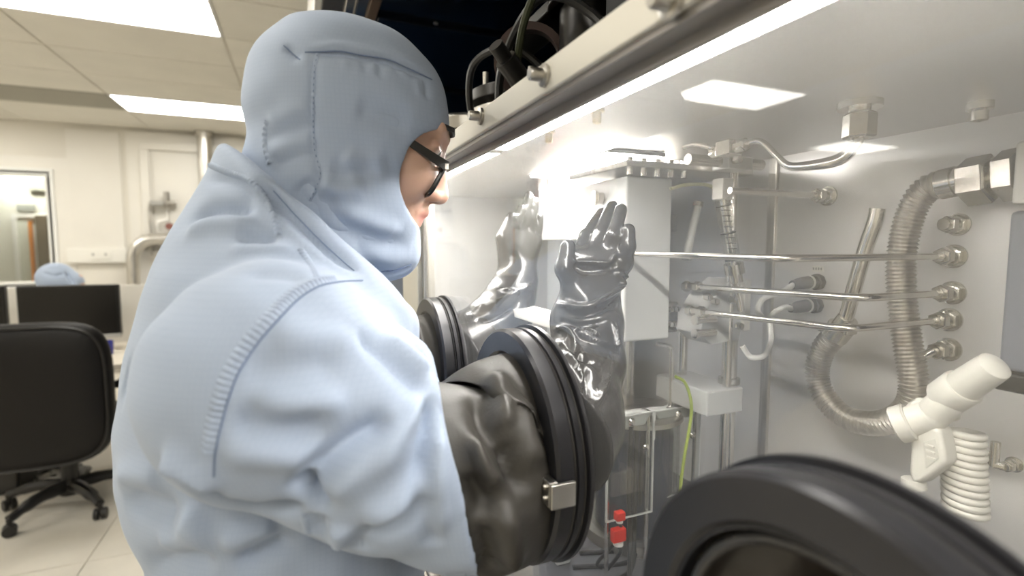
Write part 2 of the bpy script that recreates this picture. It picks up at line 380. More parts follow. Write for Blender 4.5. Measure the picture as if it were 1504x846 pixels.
# ================================================================== OFFICE BAY
DY = 4.05
t = thing('desk', 'pale laminate desk behind the office chair, carrying two monitors', 'desk', (-1.9, DY+.2, 0))
obj('worktop', MB().box((-3.2, DY-.35, .715), (-.78, DY+.55, .745)), M_DESK, t, bevel=.004)
for x in (-3.15, -.86): obj('leg', MB().box((x, DY-.3, 0), (x+.05, DY+.5, .715)), M_WHITEMETAL, t, bevel=.004)
obj('screen_divider', MB().box((-3.2, DY+.5, .74), (-.8, DY+.53, 1.165)), mat('divider_pale', (.72, .69, .62), .7), t, bevel=.004)
def monitor(u0, v0, u1, v1, lab):
    a, b = at(u0, v0, 'y', DY+.15), at(u1, v1, 'y', DY+.15)
    y = DY+.15
    t = thing('monitor', lab, 'monitor', ((a.x+b.x)/2, y+.06, .745), 'monitors on the desk')
    obj('case', MB().box((a.x, y, b.z), (b.x, y+.045, a.z)), M_BLACKPL, t, bevel=.008)
    obj('screen', MB().box((a.x+.014, y-.003, b.z+.022), (b.x-.014, y+.001, a.z-.014)), M_SCREEN, t, smooth=False)
    obj('bezel', MB().box((a.x, y-.006, b.z-.012), (b.x, y+.03, b.z+.012)), M_GREYPL, t, bevel=.003)
    cx = (a.x+b.x)/2
    obj('stand', MB().box((cx-.04, y+.045, .76), (cx+.04, y+.07, a.z-.15)), M_BLACKPL, t, bevel=.005)
    obj('foot', MB().box((cx-.13, y-.06, .745), (cx+.13, y+.14, .762)), M_BLACKPL, t, bevel=.006)
monitor(22, 421, 178, 492, 'black monitor with a switched-off screen, nearest to the worker\'s back')
monitor(-140, 423, 11, 486, 'black monitor mostly cut off by the picture edge, beyond the chair')
a = at(160, 512, 'y', DY+.06)
tag(obj('pen_pot', MB().lathe([(.034, 0), (.038, .09), (.034, .09), (.03, .008), (0, .008)], (a.x, DY+.02, .745), (0, 0, 1), 20), mat('blue_plastic', (.02, .03, .30), .4)), 'small blue pot on the desk below the monitor', 'pot')
# office chair
t = thing('office_chair', 'black leather office chair with its tall back to us', 'chair', (-1.27, 3.5, 0))
bx0, bx1 = -1.60, at(161, 560, 'y', 3.18).x
bz1, bz0 = at(80, 474, 'y', 3.18).z, at(80, 690, 'y', 3.18).z
def cushion(cx, cy, cz, w, d, h, p=3.6, bow=.0, n=28, m=18):
    mb = MB(); vs = []; fs = []
    for i in range(m+1):
        ph = -math.pi/2+math.pi*i/m
        for k in range(n):
            th = 2*math.pi*k/n
            f = lambda c, e: math.copysign(abs(c)**(2/e), c)
            x = f(math.cos(ph), p)*f(math.cos(th), p)*w/2; z = f(math.cos(ph), p)*f(math.sin(th), p)*h/2
            y = f(math.sin(ph), 2.2)*d/2 + bow*(x/(w/2))**2
            vs.append((cx+x, cy+y, cz+z))
    for i in range(m):
        for k in range(n):
            k2 = (k+1) % n; fs.append((i*n+k, i*n+k2, (i+1)*n+k2, (i+1)*n+k))
    return mb.add(vs, fs)
bc = (bx0+bx1)/2; bw = bx1-bx0; bh = bz1-bz0
br = obj('backrest', cushion(bc, 3.22, (bz0+bz1)/2, bw, .15, bh, 4.2, .03, 40, 24), M_LEATHER, t, ang=80)
pip = []
for k in range(57):
    th = 2*math.pi*k/56; f = lambda c: math.copysign(abs(c)**(2/4.2), c)
    x = f(math.cos(th))*(bw/2-.02); z = f(math.sin(th))*(bh/2-.02)
    pip.append((bc+x, 3.166+.03*(x/(bw/2))**2, (bz0+bz1)/2+z))
obj('piping', MB().tube(pip, .006, 8), M_BLACKPL, br)
obj('seat', cushion(bc, 3.52, .50, .54, .52, .12, 3.2).add([], []), M_LEATHER, t, ang=80)
obj('back_bracket', MB().tube(catmull([(bc, 3.26, bz0+.12), (bc, 3.24, .47), (bc, 3.34, .42), (bc, 3.5, .42)], 6), .03, 10), M_BLACKPL, t)
obj('gas_column', MB().cyl((bc+.04, 3.5, .13), (bc+.04, 3.5, .28), .04, n=20).cyl((bc+.04, 3.5, .28), (bc+.04, 3.5, .45), .026, n=20), M_BLACKPL, t)
hub = (bc+.04, 3.5, .11)
obj('hub', MB().lathe([(0, -.035), (.05, -.035), (.06, 0), (.05, .04), (0, .05)], hub, (0, 0, 1), 24), M_BLACKPL, t)
for s in (-1, 1):
    obj('armrest', MB().tube(catmull([(bc+s*.27, 3.62, .46), (bc+s*.33, 3.60, .56), (bc+s*.33, 3.56, .68), (bc+s*.32, 3.36, .70)], 6), .022, 10), M_BLACKPL, t)
for k in range(5):
    an = R(238)+k*2*math.pi/5
    e = (hub[0]+.31*math.cos(an), hub[1]+.31*math.sin(an))
    lg = obj('leg', MB().tube(catmull([(hub[0]+.03*math.cos(an), hub[1]+.03*math.sin(an), .125), (hub[0]+.17*math.cos(an), hub[1]+.17*math.sin(an), .125), (e[0], e[1], .085)], 5), [.034]*4+[.03]*4+[.022]*3, 10), M_BLACKPL, t)
    ca = an+.9
    dx, dy = math.cos(ca)*.014, math.sin(ca)*.014
    obj('caster', MB().cyl((e[0]-dx*2, e[1]-dy*2, .03), (e[0]-dx*.4, e[1]-dy*.4, .03), .03, n=18).cyl((e[0]+dx*.4, e[1]+dy*.4, .03), (e[0]+dx*2, e[1]+dy*2, .03), .03, n=18).cyl((e[0], e[1], .03), (e[0], e[1], .09), .012, n=10), M_BLACKPL, lg, bevel=.004)
# computer under the desk and cables
c = at(20, 700, 'y', 4.2)
t = thing('computer_tower', 'dark computer tower standing on the floor under the desk', 'computer', (-1.63, 4.0, 0))
obj('case', MB().box((-1.78, 3.80, 0), (-1.56, 4.24, .40)), M_BLACKPL, t, bevel=.01)
obj('front_panel', MB().box((-1.77, 3.785, .02), (-1.57, 3.801, .38)), mat('tower_front', (.03, .028, .026), .5), t, bevel=.004)
obj('sticker', MB().box((-1.75, 3.783, .06), (-1.66, 3.7852, .10)), M_RED, t, smooth=False)
rnd = random.Random(5)
for q in range(5):
    p = [(-1.44+rnd.uniform(-.09, .09), 3.95+rnd.uniform(-.15, .15), .012+rnd.uniform(0, .05)) for _ in range(6)]
    tag(obj('power_cable', MB().tube(catmull(p, 6), .007, 6), M_BLACKPL if q < 3 else M_GREYPL), 'loose thin cable in the tangle beside the computer tower', 'cable', 'tangled cables under the desk')

# ================================================================== GLOVEBOX SHELL
BY0, BY1, BX1, BZ0, BZC = -.55, 2.9, .80, .92, 1.61       # interior: y range, back wall x, floor z, ceiling z
XR, XP = .200, .235                                        # ring front face x, window pane x
PORTS = [.866, .498, .141]; PZ = 1.24
gb = thing('glovebox', 'long stainless glovebox with tall clear front window and navy lower panels', 'glovebox', (.5, 1.2, 0))
# pane with the three port holes
cu = bpy.data.curves.new('pane', 'CURVE'); cu.dimensions = '2D'; cu.fill_mode = 'BOTH'; cu.extrude = .003
def poly2(pts):
    sp = cu.splines.new('POLY'); sp.points.add(len(pts)-1); sp.use_cyclic_u = True
    for p, q in zip(sp.points, pts): p.co = (*q, 0, 1)
poly2([(-.6, BZ0+.01), (1.0, BZ0+.01), (1.0, 1.586), (-.6, 1.586)])
for py in PORTS: poly2([(py+.108*math.cos(2*math.pi*k/64), PZ+.108*math.sin(2*math.pi*k/64)) for k in range(64)])
tmp = link(bpy.data.objects.new('pane_tmp', cu))
bpy.context.view_layer.update()
me = bpy.data.meshes.new_from_object(tmp.evaluated_get(bpy.context.evaluated_depsgraph_get()))
bpy.data.objects.remove(tmp)
pv = [(XP+v.co.z, v.co.x, v.co.y) for v in me.vertices]; pf = [tuple(p.vertices) for p in me.polygons]
M_PANE = glass_pane_mat('window_polycarbonate', (.985, .985, .98), .012, .045)
obj('window_pane', (pv, pf), M_PANE, gb, smooth=False)
# front frame
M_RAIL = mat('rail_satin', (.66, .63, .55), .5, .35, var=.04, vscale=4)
M_UNDER = mat('dark_bronze_and_shade', (.30, .28, .26), .45, .6)  # dark bronze; on the sill trim it stands in for shadow
obj('top_rail', MB().box((.208, -.62, 1.587), (.254, BY1, 1.615)), M_RAIL, gb, bevel=.002)
obj('rail_gasket_light_lips', MB().box((.212, -.62, 1.581), (.2295, 1.0, 1.588)).box((.2288, -.62, 1.5715), (.2312, 1.0, 1.588)).box((.2395, -.62, 1.5768), (.2425, 1.0, 1.588)), M_UNDER, gb, bevel=.002)  # thin lips added to screen the strip lamp's glow on the pane
obj('end_post', MB().box((.214, 1.0, BZ0-.02), (.250, 1.155, 1.587)), M_RAIL, gb, bevel=.003)
obj('post_trim', MB().box((.224, .985, BZ0), (.231, 1.0, 1.587)), M_STEEL, gb, bevel=.002)
obj('sill_trim', MB().box((.19, -.62, .885), (.25, 1.16, .93)), M_UNDER, gb, bevel=.003)  # dark tone puts the shadow at the sill into the colour
obj('sill_strip', MB().box((.172, -.62, .862), (.190, 1.16, .884)), M_POLISH, gb, bevel=.003)
obj('front_panel', MB().box((.215, 1.155, .1), (.25, 3.2, 1.587)), M_NAVY, gb, bevel=.003)
obj('lower_panel', MB().box((.20, -.62, .1), (.24, 1.155, .862)), M_NAVY, gb, bevel=.003)
obj('roof', MB().box((.254, -.62, 1.613), (.84, BY1+.02, 1.632)), M_DARKSTEEL, gb, bevel=.002)
# interior sheets
sx = at(1142, 245, 'x', BX1).y; sy2 = at(1118, 660, 'x', BX1).y; SEAM = (sx+sy2)/2
obj('back_sheet', MB().box((BX1, BY0, BZ0), (BX1+.02, SEAM-.004, BZC)), M_STEELWALL, gb, smooth=False)
obj('back_sheet', MB().box((BX1, SEAM+.004, BZ0), (BX1+.02, BY1, BZC)), M_STEELWALL, gb, smooth=False)
obj('seam_strip', MB().box((BX1-.006, SEAM-.009, BZ0), (BX1+.004, SEAM+.009, BZC)), M_STEEL, gb, bevel=.002)
M_CEILSHEET = mat('ceiling_sheet_steel', (.60, .585, .57), .33, .8, var=.06, vscale=3)
obj('ceiling_sheet', MB().box((.255, BY0, BZC-.006), (.462, BY1, BZC+.003)), mat('front_ceiling_sheet', (.60, .57, .52), .38, .7, var=.06, vscale=3), gb, smooth=False)
obj('ceiling_sheet', MB().box((.462, BY0, BZC), (BX1, BY1, BZC+.003)), M_CEILSHEET, gb, smooth=False)
obj('floor_sheet', MB().box((.245, BY0, BZ0-.01), (BX1, BY1, BZ0)), mat('floor_mat_dark', (.09, .09, .10), .45), gb, smooth=False)
obj('partition_sheet', MB().box((.25, 1.55, BZ0), (BX1, 1.565, BZC-.006)), mat('partition_white', (.86, .85, .82), .5), gb, smooth=False)
obj('end_sheet', MB().box((.25, BY1, BZ0), (BX1+.02, BY1+.02, BZC)), M_STEELWALL, gb, smooth=False)
obj('end_sheet', MB().box((.25, BY0-.02, BZ0), (BX1+.02, BY0, BZC)), M_STEELWALL, gb, smooth=False)
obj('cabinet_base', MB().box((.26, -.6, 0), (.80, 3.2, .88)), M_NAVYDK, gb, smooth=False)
# clamp bolts on the rail and under the lamp
def bolt(u, v, ax, val, m, n=(-1, 0, 0), r=.006, lab=None):
    p = at(u, v, ax, val); n = Vector(n)
    b = MB().lathe([(0, 0), (r*1.7, 0), (r*1.7, .003), (r, .004), (r, .014), (r*.8, .016), (0, .016)], p, n, 12)
    return obj('clamp_bolt', b, m, gb)
for u, v in ((801, 111), (707, 171), (988, 4)): bolt(u, v, 'x', .208, M_DARKSTEEL)
for u, v in ((877, 160), (806, 192)): bolt(u, v, 'z', BZC-.006, M_BRASS, (0, 0, -1), .005)
# strip lamps
M_STRIP = mat('strip_lamp', (1, 1, 1), .5, emit=(1, .97, .92), estr=STRIP_E)
for y0, y1, lab in ((.725, 1.54, 'slim glowing strip lamp under the rail, the short-looking far one'), (-.5, .705, 'long slim glowing strip lamp under the rail, the near one'),):
    t = thing('strip_lamp', lab, 'lamp', (.274, (y0+y1)/2, 1.589), 'strip lamps under the glovebox rail')
    obj('housing', MB().box((.264, y0, 1.5935), (.285, y1, 1.6035)).box((.2836, y0, 1.5885), (.2855, y1, 1.6035)).box((.2632, y0, 1.5885), (.2648, y1, 1.6035)), M_UNDER, t, bevel=.0006)  # side lips added to keep lamp light off the ceiling sheet
    obj('diffuser', MB().box((.2652, y0+.006, 1.5895), (.2832, y1-.006, 1.5935)), M_STRIP, t, bevel=.001)
    for ye in (y0, y1): obj('end_cap', MB().box((.2648, ye-.004, 1.5888), (.2836, ye+.004, 1.5936)), M_WHITEPL, t, bevel=.001)
# panel lamp added on the box ceiling to brighten the interior
t = thing('added_box_lamp', 'added flat lamp on the box ceiling, brightening the white cabinet', 'lamp', (.545, .90, 1.600))
obj('housing', MB().box((.466, .72, 1.603), (.585, 1.03, 1.6095)), M_WHITEMETAL, t, bevel=.002)
obj('diffuser', MB().box((.470, .726, 1.6005), (.581, 1.024, 1.6035)), mat('added_box_lamp_glow', (1, 1, 1), .5, emit=(1, .975, .94), estr=BOX_E), t, bevel=.001)
# canopy over the box
cn = thing('overhead_canopy', 'dark navy canopy over the glovebox with a silver front rail', 'canopy', (.7, 1.2, 1.63))
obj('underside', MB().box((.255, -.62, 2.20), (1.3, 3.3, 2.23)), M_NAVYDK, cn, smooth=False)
obj('silver_rail', MB().box((.155, -.62, 2.19), (.222, 3.3, 2.24)), M_POLISH, cn, bevel=.004)
obj('rail_groove', MB().box((.183, -.62, 2.186), (.189, 3.3, 2.192)), M_DARKSTEEL, cn, smooth=False)
obj('rail_cover', MB().box((.222, -.62, 2.185), (.255, 3.3, 2.24)), mat('bronze_edge', (.16, .11, .08), .4, .5), cn, bevel=.004)
obj('fascia', MB().box((.09, -.62, 2.20), (.155, 3.3, 2.5)), mat('fascia_dark', (.03, .03, .035), .35), cn, bevel=.003)
obj('fascia_edge', MB().box((.068, -.62, 2.20), (.09, 3.3, 2.5)), M_WHITEPL, cn, bevel=.003)
obj('end_panel', MB().box((.09, 3.3, 0), (1.3, 3.34, 2.5)), M_NAVY, cn, smooth=False)
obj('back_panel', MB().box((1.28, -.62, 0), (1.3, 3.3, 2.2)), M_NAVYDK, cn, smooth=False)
obj('top_panel', MB().box((.09, -.62, 2.5), (1.3, 3.34, 2.52)), M_NAVY, cn, smooth=False)
for yy in (.35, 1.05, 1.75, 2.45): obj('cross_bar', MB().box((.26, yy, 2.185), (1.28, yy+.05, 2.20)), M_NAVYDK, cn, bevel=.003)
for x, y in ((.55, 1.3), (.45, 1.75)): obj('screw', MB().lathe([(0, 0), (.008, 0), (.008, .004), (0, .006)], (x, y, 2.2), (0, 0, -1), 12), M_DARKSTEEL, cn)
# flanges and cables on the roof of the box
M_FLB = mat('flange_black', (.03, .028, .026), .3, .5)
def flange(c, r, h, n, lab):
    t = thing('black_flange', lab, 'flange', c, 'round flanges on the glovebox roof')
    hh = h/n
    obj('neck', MB().lathe([(r*.72, 0), (r*.72, h), (0, h)], c, (0, 0, 1), 40), M_FLB, t)
    for k in range(n):
        z = k*hh
        obj('ring', MB().lathe([(r*.7, z+hh*.15), (r, z+hh*.15), (r, z+hh*.75), (r*.95, z+hh*.8), (r*.7, z+hh*.8)], c, (0, 0, 1), 48, True), M_FLB if k % 2 else M_DARKSTEEL, t, bevel=.002)
    for k in range(6):
        a = k*math.pi/3+.3
        obj('stud', MB().cyl((c[0]+r*.85*math.cos(a), c[1]+r*.85*math.sin(a), c[2]+h*.8), (c[0]+r*.85*math.cos(a), c[1]+r*.85*math.sin(a), c[2]+h+.02), .006, n=10), M_STEEL, t)
flange((.46, 1.05, 1.632), .115, .155, 4, 'tall black ringed flange standing on the glovebox roof')
flange((.44, 1.36, 1.632), .12, .16, 3, 'low black ringed flange on the roof beside the hooded head')
t = thing('valve_assembly', 'black valve and bracket assembly on the glovebox roof', 'valve', (0.435, .72, 1.632))
obj('body', MB().cyl((0.445, .74, 1.632), (0.445, .74, 1.83), .05, n=24).cyl((0.445, .74, 1.83), (0.445, .74, 1.86), .07, n=24).cyl((0.445, .62, 1.76), (0.445, .86, 1.76), .03, n=18), M_FLB, t, bevel=.003)
obj('bracket', MB().box((0.385, .46, 1.83), (0.445, .98, 1.85)).box((0.385, .46, 1.64), (0.405, .50, 1.85)), mat('bracket_dark', (.02, .02, .018), .35, .6), t, bevel=.003)
obj('motor', MB().box((0.355, .36, 1.632), (0.505, .56, 1.97)), mat('motor_black', (.006, .006, .006), .6, spec=.3), t, bevel=.008)
obj('coil', MB().lathe([(.05, -.03), (.062, -.03), (.062, .03), (.05, .03)], (0.385, .84, 1.77), (.5, 1, .3), 30, True), mat('coil_brown', (.05, .025, .02), .5), t)
obj('connector', MB().cyl((0.355, .78, 1.70), (0.305, .76, 1.74), .018, n=14).cyl((0.305, .76, 1.74), (0.285, .75, 1.755), .012, n=14), M_FLB, t)
obj('lead', MB().tube(catmull([(0.355, .90, 1.64), (0.325, .98, 1.70), (0.315, .95, 1.79), (0.355, .86, 1.80), (0.405, .80, 1.74)], 8), .007, 8), M_BLACKPL, t)
obj('lead', MB().tube(catmull([(0.335, .86, 1.64), (0.315, .80, 1.74), (0.345, .72, 1.82), (0.405, .66, 1.78), (0.425, .6, 1.68)], 8), .007, 8), M_BLACKPL, t)
obj('lead', MB().tube(catmull([(0.385, .56, 1.9), (0.345, .66, 1.86), (0.325, .74, 1.78), (0.345, .80, 1.68), (0.385, .8, 1.635)], 8), .006, 8), mat('lead_green', (.03, .035, .012), .5), t)
tag(obj('blue_lit_patch', MB().box((.78, .70, 2.06), (.80, .98, 2.17)), mat('blue_lit_colour', (.12, .14, .42), .4), bevel=.004), 'small panel coloured as a blue-lit patch under the dark canopy', 'panel')  # blue colour stands in for a blue-lit patch of the canopy

# ================================================================== GLOVE PORTS
M_RING = mat('port_ring_black', (.028, .028, .032), .30, .3, var=.15, vscale=12)
M_ORING = mat('o_ring', (.02, .018, .017), .5)
M_GLOVE = mat('butyl_glove', (.030, .029, .029), .2, var=.08, vscale=14, bump=.08, bscale=300)
RO, RI = .1215, .095
def port_ring(y, lab, clip_at, PZ=PZ):
    t = thing('glove_port', lab, 'glove port', (XR, y, PZ-RO), 'glove ports in the window')
    c = (XR, y, PZ)
    prof = [(RI, .003), (RI+.003, 0), (RO-.003, 0), (RO, .003), (RO, .016), (RO-.003, .017), (RO-.003, .020), (RO, .021), (RO, .026), (RO-.003, .027), (RO-.003, .030), (RO+.003, .0305), (RO+.003, .0345), (RI, .0345)]
    obj('ring', MB().lathe(prof, c, (1, 0, 0), 96, True), M_RING, t, ang=25)
    for h in (.0185, .0285):
        tor = [(RO-.0035+.0028*math.cos(a), h+.0018*math.sin(a)) for a in np.linspace(0, 2*math.pi, 9)[:-1]]
        obj('o_ring', MB().lathe(tor, c, (1, 0, 0), 96, True), M_ORING, t)
    obj('inner_collar', MB().lathe([(RI-.002, .004), (RI+.001, .004), (RI+.003, .045), (RI, .045)], c, (1, 0, 0), 72, True), M_RING, t)
    for a in clip_at:
        e = Vector((0, math.cos(a), math.sin(a))); n = Vector((0, -math.sin(a), math.cos(a)))
        q = Vector(c)+e*(RO-.007)
        M4 = Matrix(((1, e.x, n.x, q.x), (0, e.y, n.y, q.y), (0, e.z, n.z, q.z), (0, 0, 0, 1)))
        cl = obj('clip', MB().box((-.010, -.012, -.011), (-.001, .009, .011), M4).box((-.010, .009, -.011), (.014, .0135, .011), M4), M_STEEL, t, bevel=.0012)
        for zz in (-.005, .005):
            obj('screw', MB().cyl(M4 @ Vector((-.012, .001, zz)), M4 @ Vector((-.010, .001, zz)), .0022, n=10), M_DARKSTEEL, cl)
    return t
gp3 = port_ring(PORTS[0], 'black glove port ring farthest along the window, round the other arm', [])
gp2 = port_ring(PORTS[1], 'black glove port ring the worker\'s near arm goes through', [R(181)])
gp1 = port_ring(PORTS[2], 'big close black glove port ring filling the lower corner', [R(-8), R(172)], PZ-.015)
# the idle glove in the near port: rolled rubber skirt and a slack, pushed-in cuff
mb = MB(); n, prof = 96, [(.094, .004), (.0945, .012), (.090, .016), (.0875, .020), (.0885, .026), (.085, .031), (.079, .034), (.073, .036), (.066, .040), (.058, .052), (.05, .075), (.046, .11), (.045, .16), (.04, .20), (.022, .225), (0, .23)]
vs_, fs_ = [], []
for i, (r, h) in enumerate(prof):
    for k in range(n):
        a = 2*math.pi*k/n
        wob = max(0, i-4)/11
        rr = r*(1+wob*(.16*math.sin(3*a+i*.5)+.09*math.sin(7*a-i*.8)))
        vs_.append((XR+h+.012*wob*math.sin(2*a+1.3)*math.sin(5*a), PORTS[2]+rr*math.cos(a), PZ-.015-.05*max(0, h-.05)/.18+rr*math.sin(a)))
for i in range(len(prof)-1):
    for k in range(n):
        fs_.append((i*n+k, i*n+(k+1) % n, (i+1)*n+(k+1) % n, (i+1)*n+k))
obj('idle_glove', mb.add(vs_, fs_), mat('idle_glove_rubber', (.026, .021, .017), .38, var=.15, vscale=14), gp1, ang=60)
obj('rolled_bead', MB().lathe([(.0875+.004*math.cos(a), .012+.004*math.sin(a)) for a in np.linspace(0, 2*math.pi, 11)[:-1]], (XR, PORTS[2], PZ-.015), (1, 0, 0), 96, True), M_GLOVE, gp1)

# ================================================================== EQUIPMENT IN THE BOX
V = Vector
M_TUBE = mat('bright_tube', (.82, .80, .76), .2, 1.0)
M_FIT = mat('fitting_steel', (.70, .68, .63), .25, 1.0)
M_PALEPL = mat('pale_tubing', (.80, .79, .74), .4)
M_CASE = mat('cabinet_white', (.90, .90, .87), .4)
M_CASE2 = mat('cabinet_pale_grey', (.66, .665, .64), .45)
def hexnut(mb, p0, p1, r): return mb.tube([p0, V(p0)*.92+V(p1)*.08, V(p0)*.08+V(p1)*.92, p1], [r*.88, r, r, r*.88], 6)
def bulkhead(p, parent=None, d=(-1, 0, 0), s=1.0, name='fitting'):
    """hex bulkhead union on the wall at p pointing along d"""
    p = V(p); d = V(d); mb = MB()
    mb.cyl(p, p+d*.003*s, .0155*s, n=20)
    hexnut(mb, p+d*.003*s, p+d*.011*s, .013*s)
    mb.cyl(p+d*.011*s, p+d*.018*s, .0085*s, n=16)
    hexnut(mb, p+d*.018*s, p+d*.030*s, .0115*s)
    mb.cyl(p+d*.030*s, p+d*.036*s, .0075*s, n=16)
    return obj(name, mb, M_FIT, parent, ang=30)
def gas_line(lab, wall_uv, bend_uv, end_uv, r, extra=None):
    pw = at(*wall_uv, 'x', BX1)
    pb = at(*bend_uv, 'y', pw.y); pe = at(*end_uv, 'x', pb.x)
    pb.z = (pb.z+pw.z)/2; z = pb.z
    pw.z = z
    t = thing('gas_line', lab, 'pipe', (pw.x, pw.y, z), 'steel gas lines on the box wall')
    rb = .03; pts = [V((pw.x-.03, pw.y, z)), V((pb.x+rb, pw.y, z))]
    dirn = (pe-V((pb.x, pw.y, z))); dirn.normalize()
    for a in np.linspace(0, 1, 8)[1:]:
        q0 = V((pb.x+rb, pw.y, z)); q1 = V((pb.x, pw.y, z)); q2 = q1+dirn*rb
        pts.append(q0*(1-a)**2+q1*2*a*(1-a)+q2*a*a)
    pts.append(pe)
    obj('tube', MB().tube(pts, r, 14), M_TUBE, t)
    bulkhead((BX1, pw.y, z), t)
    return t, pe, V((pb.x, pw.y, z)), dirn
g1, e1, b1, d1_ = gas_line('top one of the three long bent steel gas lines, running behind the glove', (1402, 376), (1150, 380), (932, 373), .0042)
g2, e2, b2, d2_ = gas_line('middle one of the three long bent steel gas lines', (1400, 430), (1265, 438), (1015, 421), .0048)
g3, e3, b3, d3_ = gas_line('lowest one of the three long bent steel gas lines, clamped to the bellows pipe', (1395, 468), (1245, 485), (1020, 457), .0046)
for g, e, d in ((g2, e2, d2_), (g3, e3, d3_)):
    mb = MB(); hexnut(mb, e-d*.022, e-d*.010, .0095); mb.cyl(e-d*.010, e+d*.004, .0065, n=14); hexnut(mb, e+d*.004, e+d*.016, .009)
    obj('end_fitting', mb, M_FIT, g, ang=30)
pw = at(1217, 288, 'x', BX1); pe = at(1072, 283, 'y', pw.y)
t = thing('short_gas_line', 'straight steel gas line high on the box wall', 'pipe', (pw.x, pw.y, pw.z))
obj('tube', MB().cyl((pw.x-.03, pw.y, pw.z), (pe.x, pw.y, pw.z), .005, n=14), M_TUBE, t); bulkhead(pw, t)
UD = pe
# swan-neck line from the ceiling
pn = at(1263, 150, 'z', BZC)
t = thing('swan_neck_line', 'steel line hanging from the box ceiling in a swan-neck curve', 'pipe', (pn.x, pn.y, BZC))
w_ = [at(u, v, 'x', xx) for u, v, xx in ((1262, 190, pn.x), (1255, 212, pn.x-.005), (1235, 233, pn.x-.01), (1200, 242, pn.x-.02), (1160, 244, pn.x-.03), (1140, 228, pn.x-.035), (1118, 208, pn.x-.04), (1095, 211, pn.x-.045), (1070, 218, pn.x-.05))]
rr_ = catmull(w_, 8); L_ = len(rr_)
obj('tube', MB().tube(rr_, [.0068-.003*min(1, max(0, (i/L_-.3)/.3)) for i in range(L_)], 14), M_TUBE, t)
mb = MB().cyl(pn, pn-V((0, 0, .007)), .022, n=24); mb.cyl(pn-V((0, 0, .007)), w_[0]+V((0, 0, .0)), .011, n=18)
obj('ceiling_fitting', mb, M_FIT, t)
mb = MB(); m_ = w_[0]
hexnut(mb, m_+V((0, 0, .018)), m_-V((0, 0, .010)), .0165); obj('nut', mb, M_FIT, t, ang=30)
ej = w_[-1]
mb = MB().box(ej-V((.012, .012, .010)), ej+V((.012, .012, .010))); hexnut(mb, ej+V((0, -.012, 0)), ej+V((0, -.03, 0)), .009); hexnut(mb, ej+V((0, .012, 0)), ej+V((0, .03, 0)), .009)
obj('junction', mb, M_FIT, t, bevel=.002)
q_ = [ej+V((0, .02, 0))]+[at(u, v, 'x', ej.x-.01) for u, v in ((1042, 216), (1022, 212), (1004, 216))]
obj('branch_tube', MB().tube(catmull(q_, 6), .0035, 10), M_TUBE, t)
p = at(1440, 150, 'z', BZC)
tag(obj('ceiling_stud', MB().lathe([(0, 0), (.012, 0), (.012, .008), (.008, .010), (.008, .02), (0, .022)], p, (0, 0, -1), 20), M_FIT), 'short steel stud on the box ceiling beyond the swan-neck line', 'stud')
# bellows hose and its valve
HX = .735
t = thing('bellows_hose', 'corrugated steel bellows hose looping down the box wall', 'hose', (HX, .45, 1.2))
W_ = [(1388, 270), (1366, 275), (1346, 296), (1331, 335), (1323, 390), (1326, 450), (1334, 510), (1342, 560), (1338, 592), (1316, 614), (1280, 622), (1240, 612), (1212, 584), (1200, 550), (1208, 515), (1228, 490)]
hp = [at(u, v, 'x', HX) for u, v in W_]
dn = catmull(hp, 60)
# even arc length, then corrugate
acc = [0]
for i in range(1, len(dn)): acc.append(acc[-1]+(dn[i]-dn[i-1]).length)
Ltot = acc[-1]; N = int(Ltot/.0052)
sm, rad = [], []
arr = np.array([list(p) for p in dn]); accn = np.array(acc)
for k in range(N*4+1):
    s = Ltot*k/(N*4)
    sm.append(V([np.interp(s, accn, arr[:, c]) for c in range(3)]))
    rad.append(.0142+.0032*(.5+.5*math.cos(2*math.pi*k/4)))
obj('bellows', MB().tube(sm, rad, 22), M_STEEL, t, ang=80)
d0 = (hp[0]-hp[1]).normalized(); dE = (hp[-1]-hp[-2]).normalized()
mb = MB().cyl(hp[0]-d0*.004, hp[0]+d0*.012, .0185, n=24); mb.cyl(hp[0]+d0*.012, hp[0]+d0*.030, .0165, n=24)
obj('collar', mb, M_FIT, t)
obj('collar', MB().cyl(hp[-1]-dE*.006, hp[-1]+dE*.014, .0185, n=24).cyl(hp[-1]+dE*.014, hp[-1]+dE*.03, .014, n=24), M_FIT, t)
pp = [hp[-1]+dE*.02]+[at(u, v, 'x', HX) for u, v in ((1246, 455), (1258, 410), (1272, 362), (1284, 328), (1289, 306))]
obj('tail_pipe', MB().tube(catmull(pp, 6), .0098, 16), M_TUBE, t)
cp = at(1236, 486, 'x', HX)
obj('clamp', MB().box(cp-V((.012, .016, .004)), cp+V((.012, .030, .004))).box(cp-V((.016, -.014, .010)), cp+V((.016, .020, .010))), M_FIT, t, bevel=.002)
nA, nB, nC = at(1420, 268, 'x', HX), at(1440, 264, 'x', HX), at(1478, 258, 'x', HX)
ax_ = (nC-nA).normalized()
mb = MB(); hexnut(mb, nA-ax_*.002, nA+ax_*.026, .0285); mb.cyl(nA+ax_*.02, nC, .014, n=20); hexnut(mb, nA+ax_*.032, nA+ax_*.052, .029)
obj('nut', mb, M_FIT, t, ang=30)
q = nA+ax_*.054
t = thing('hose_valve', 'white block valve the bellows hose screws into', 'valve', (q.x, q.y-.03, q.z-.04))
obj('body', MB().box((q.x-.03, q.y-.075, q.z-.036), (q.x+.035, q.y-.001, q.z+.030)), M_WHITEPL, t, bevel=.004)
obj('stem', MB().cyl((q.x, q.y-.03, q.z+.030), (q.x, q.y-.03, q.z+.040), .014, n=20).cyl((q.x, q.y-.03, q.z+.04), (q.x, q.y-.03, q.z+.055), .006, n=12), M_WHITEPL, t)
obj('wall_mount', MB().cyl((q.x+.03, q.y-.035, q.z), (BX1, q.y-.035, q.z), .018, n=20), M_FIT, t)
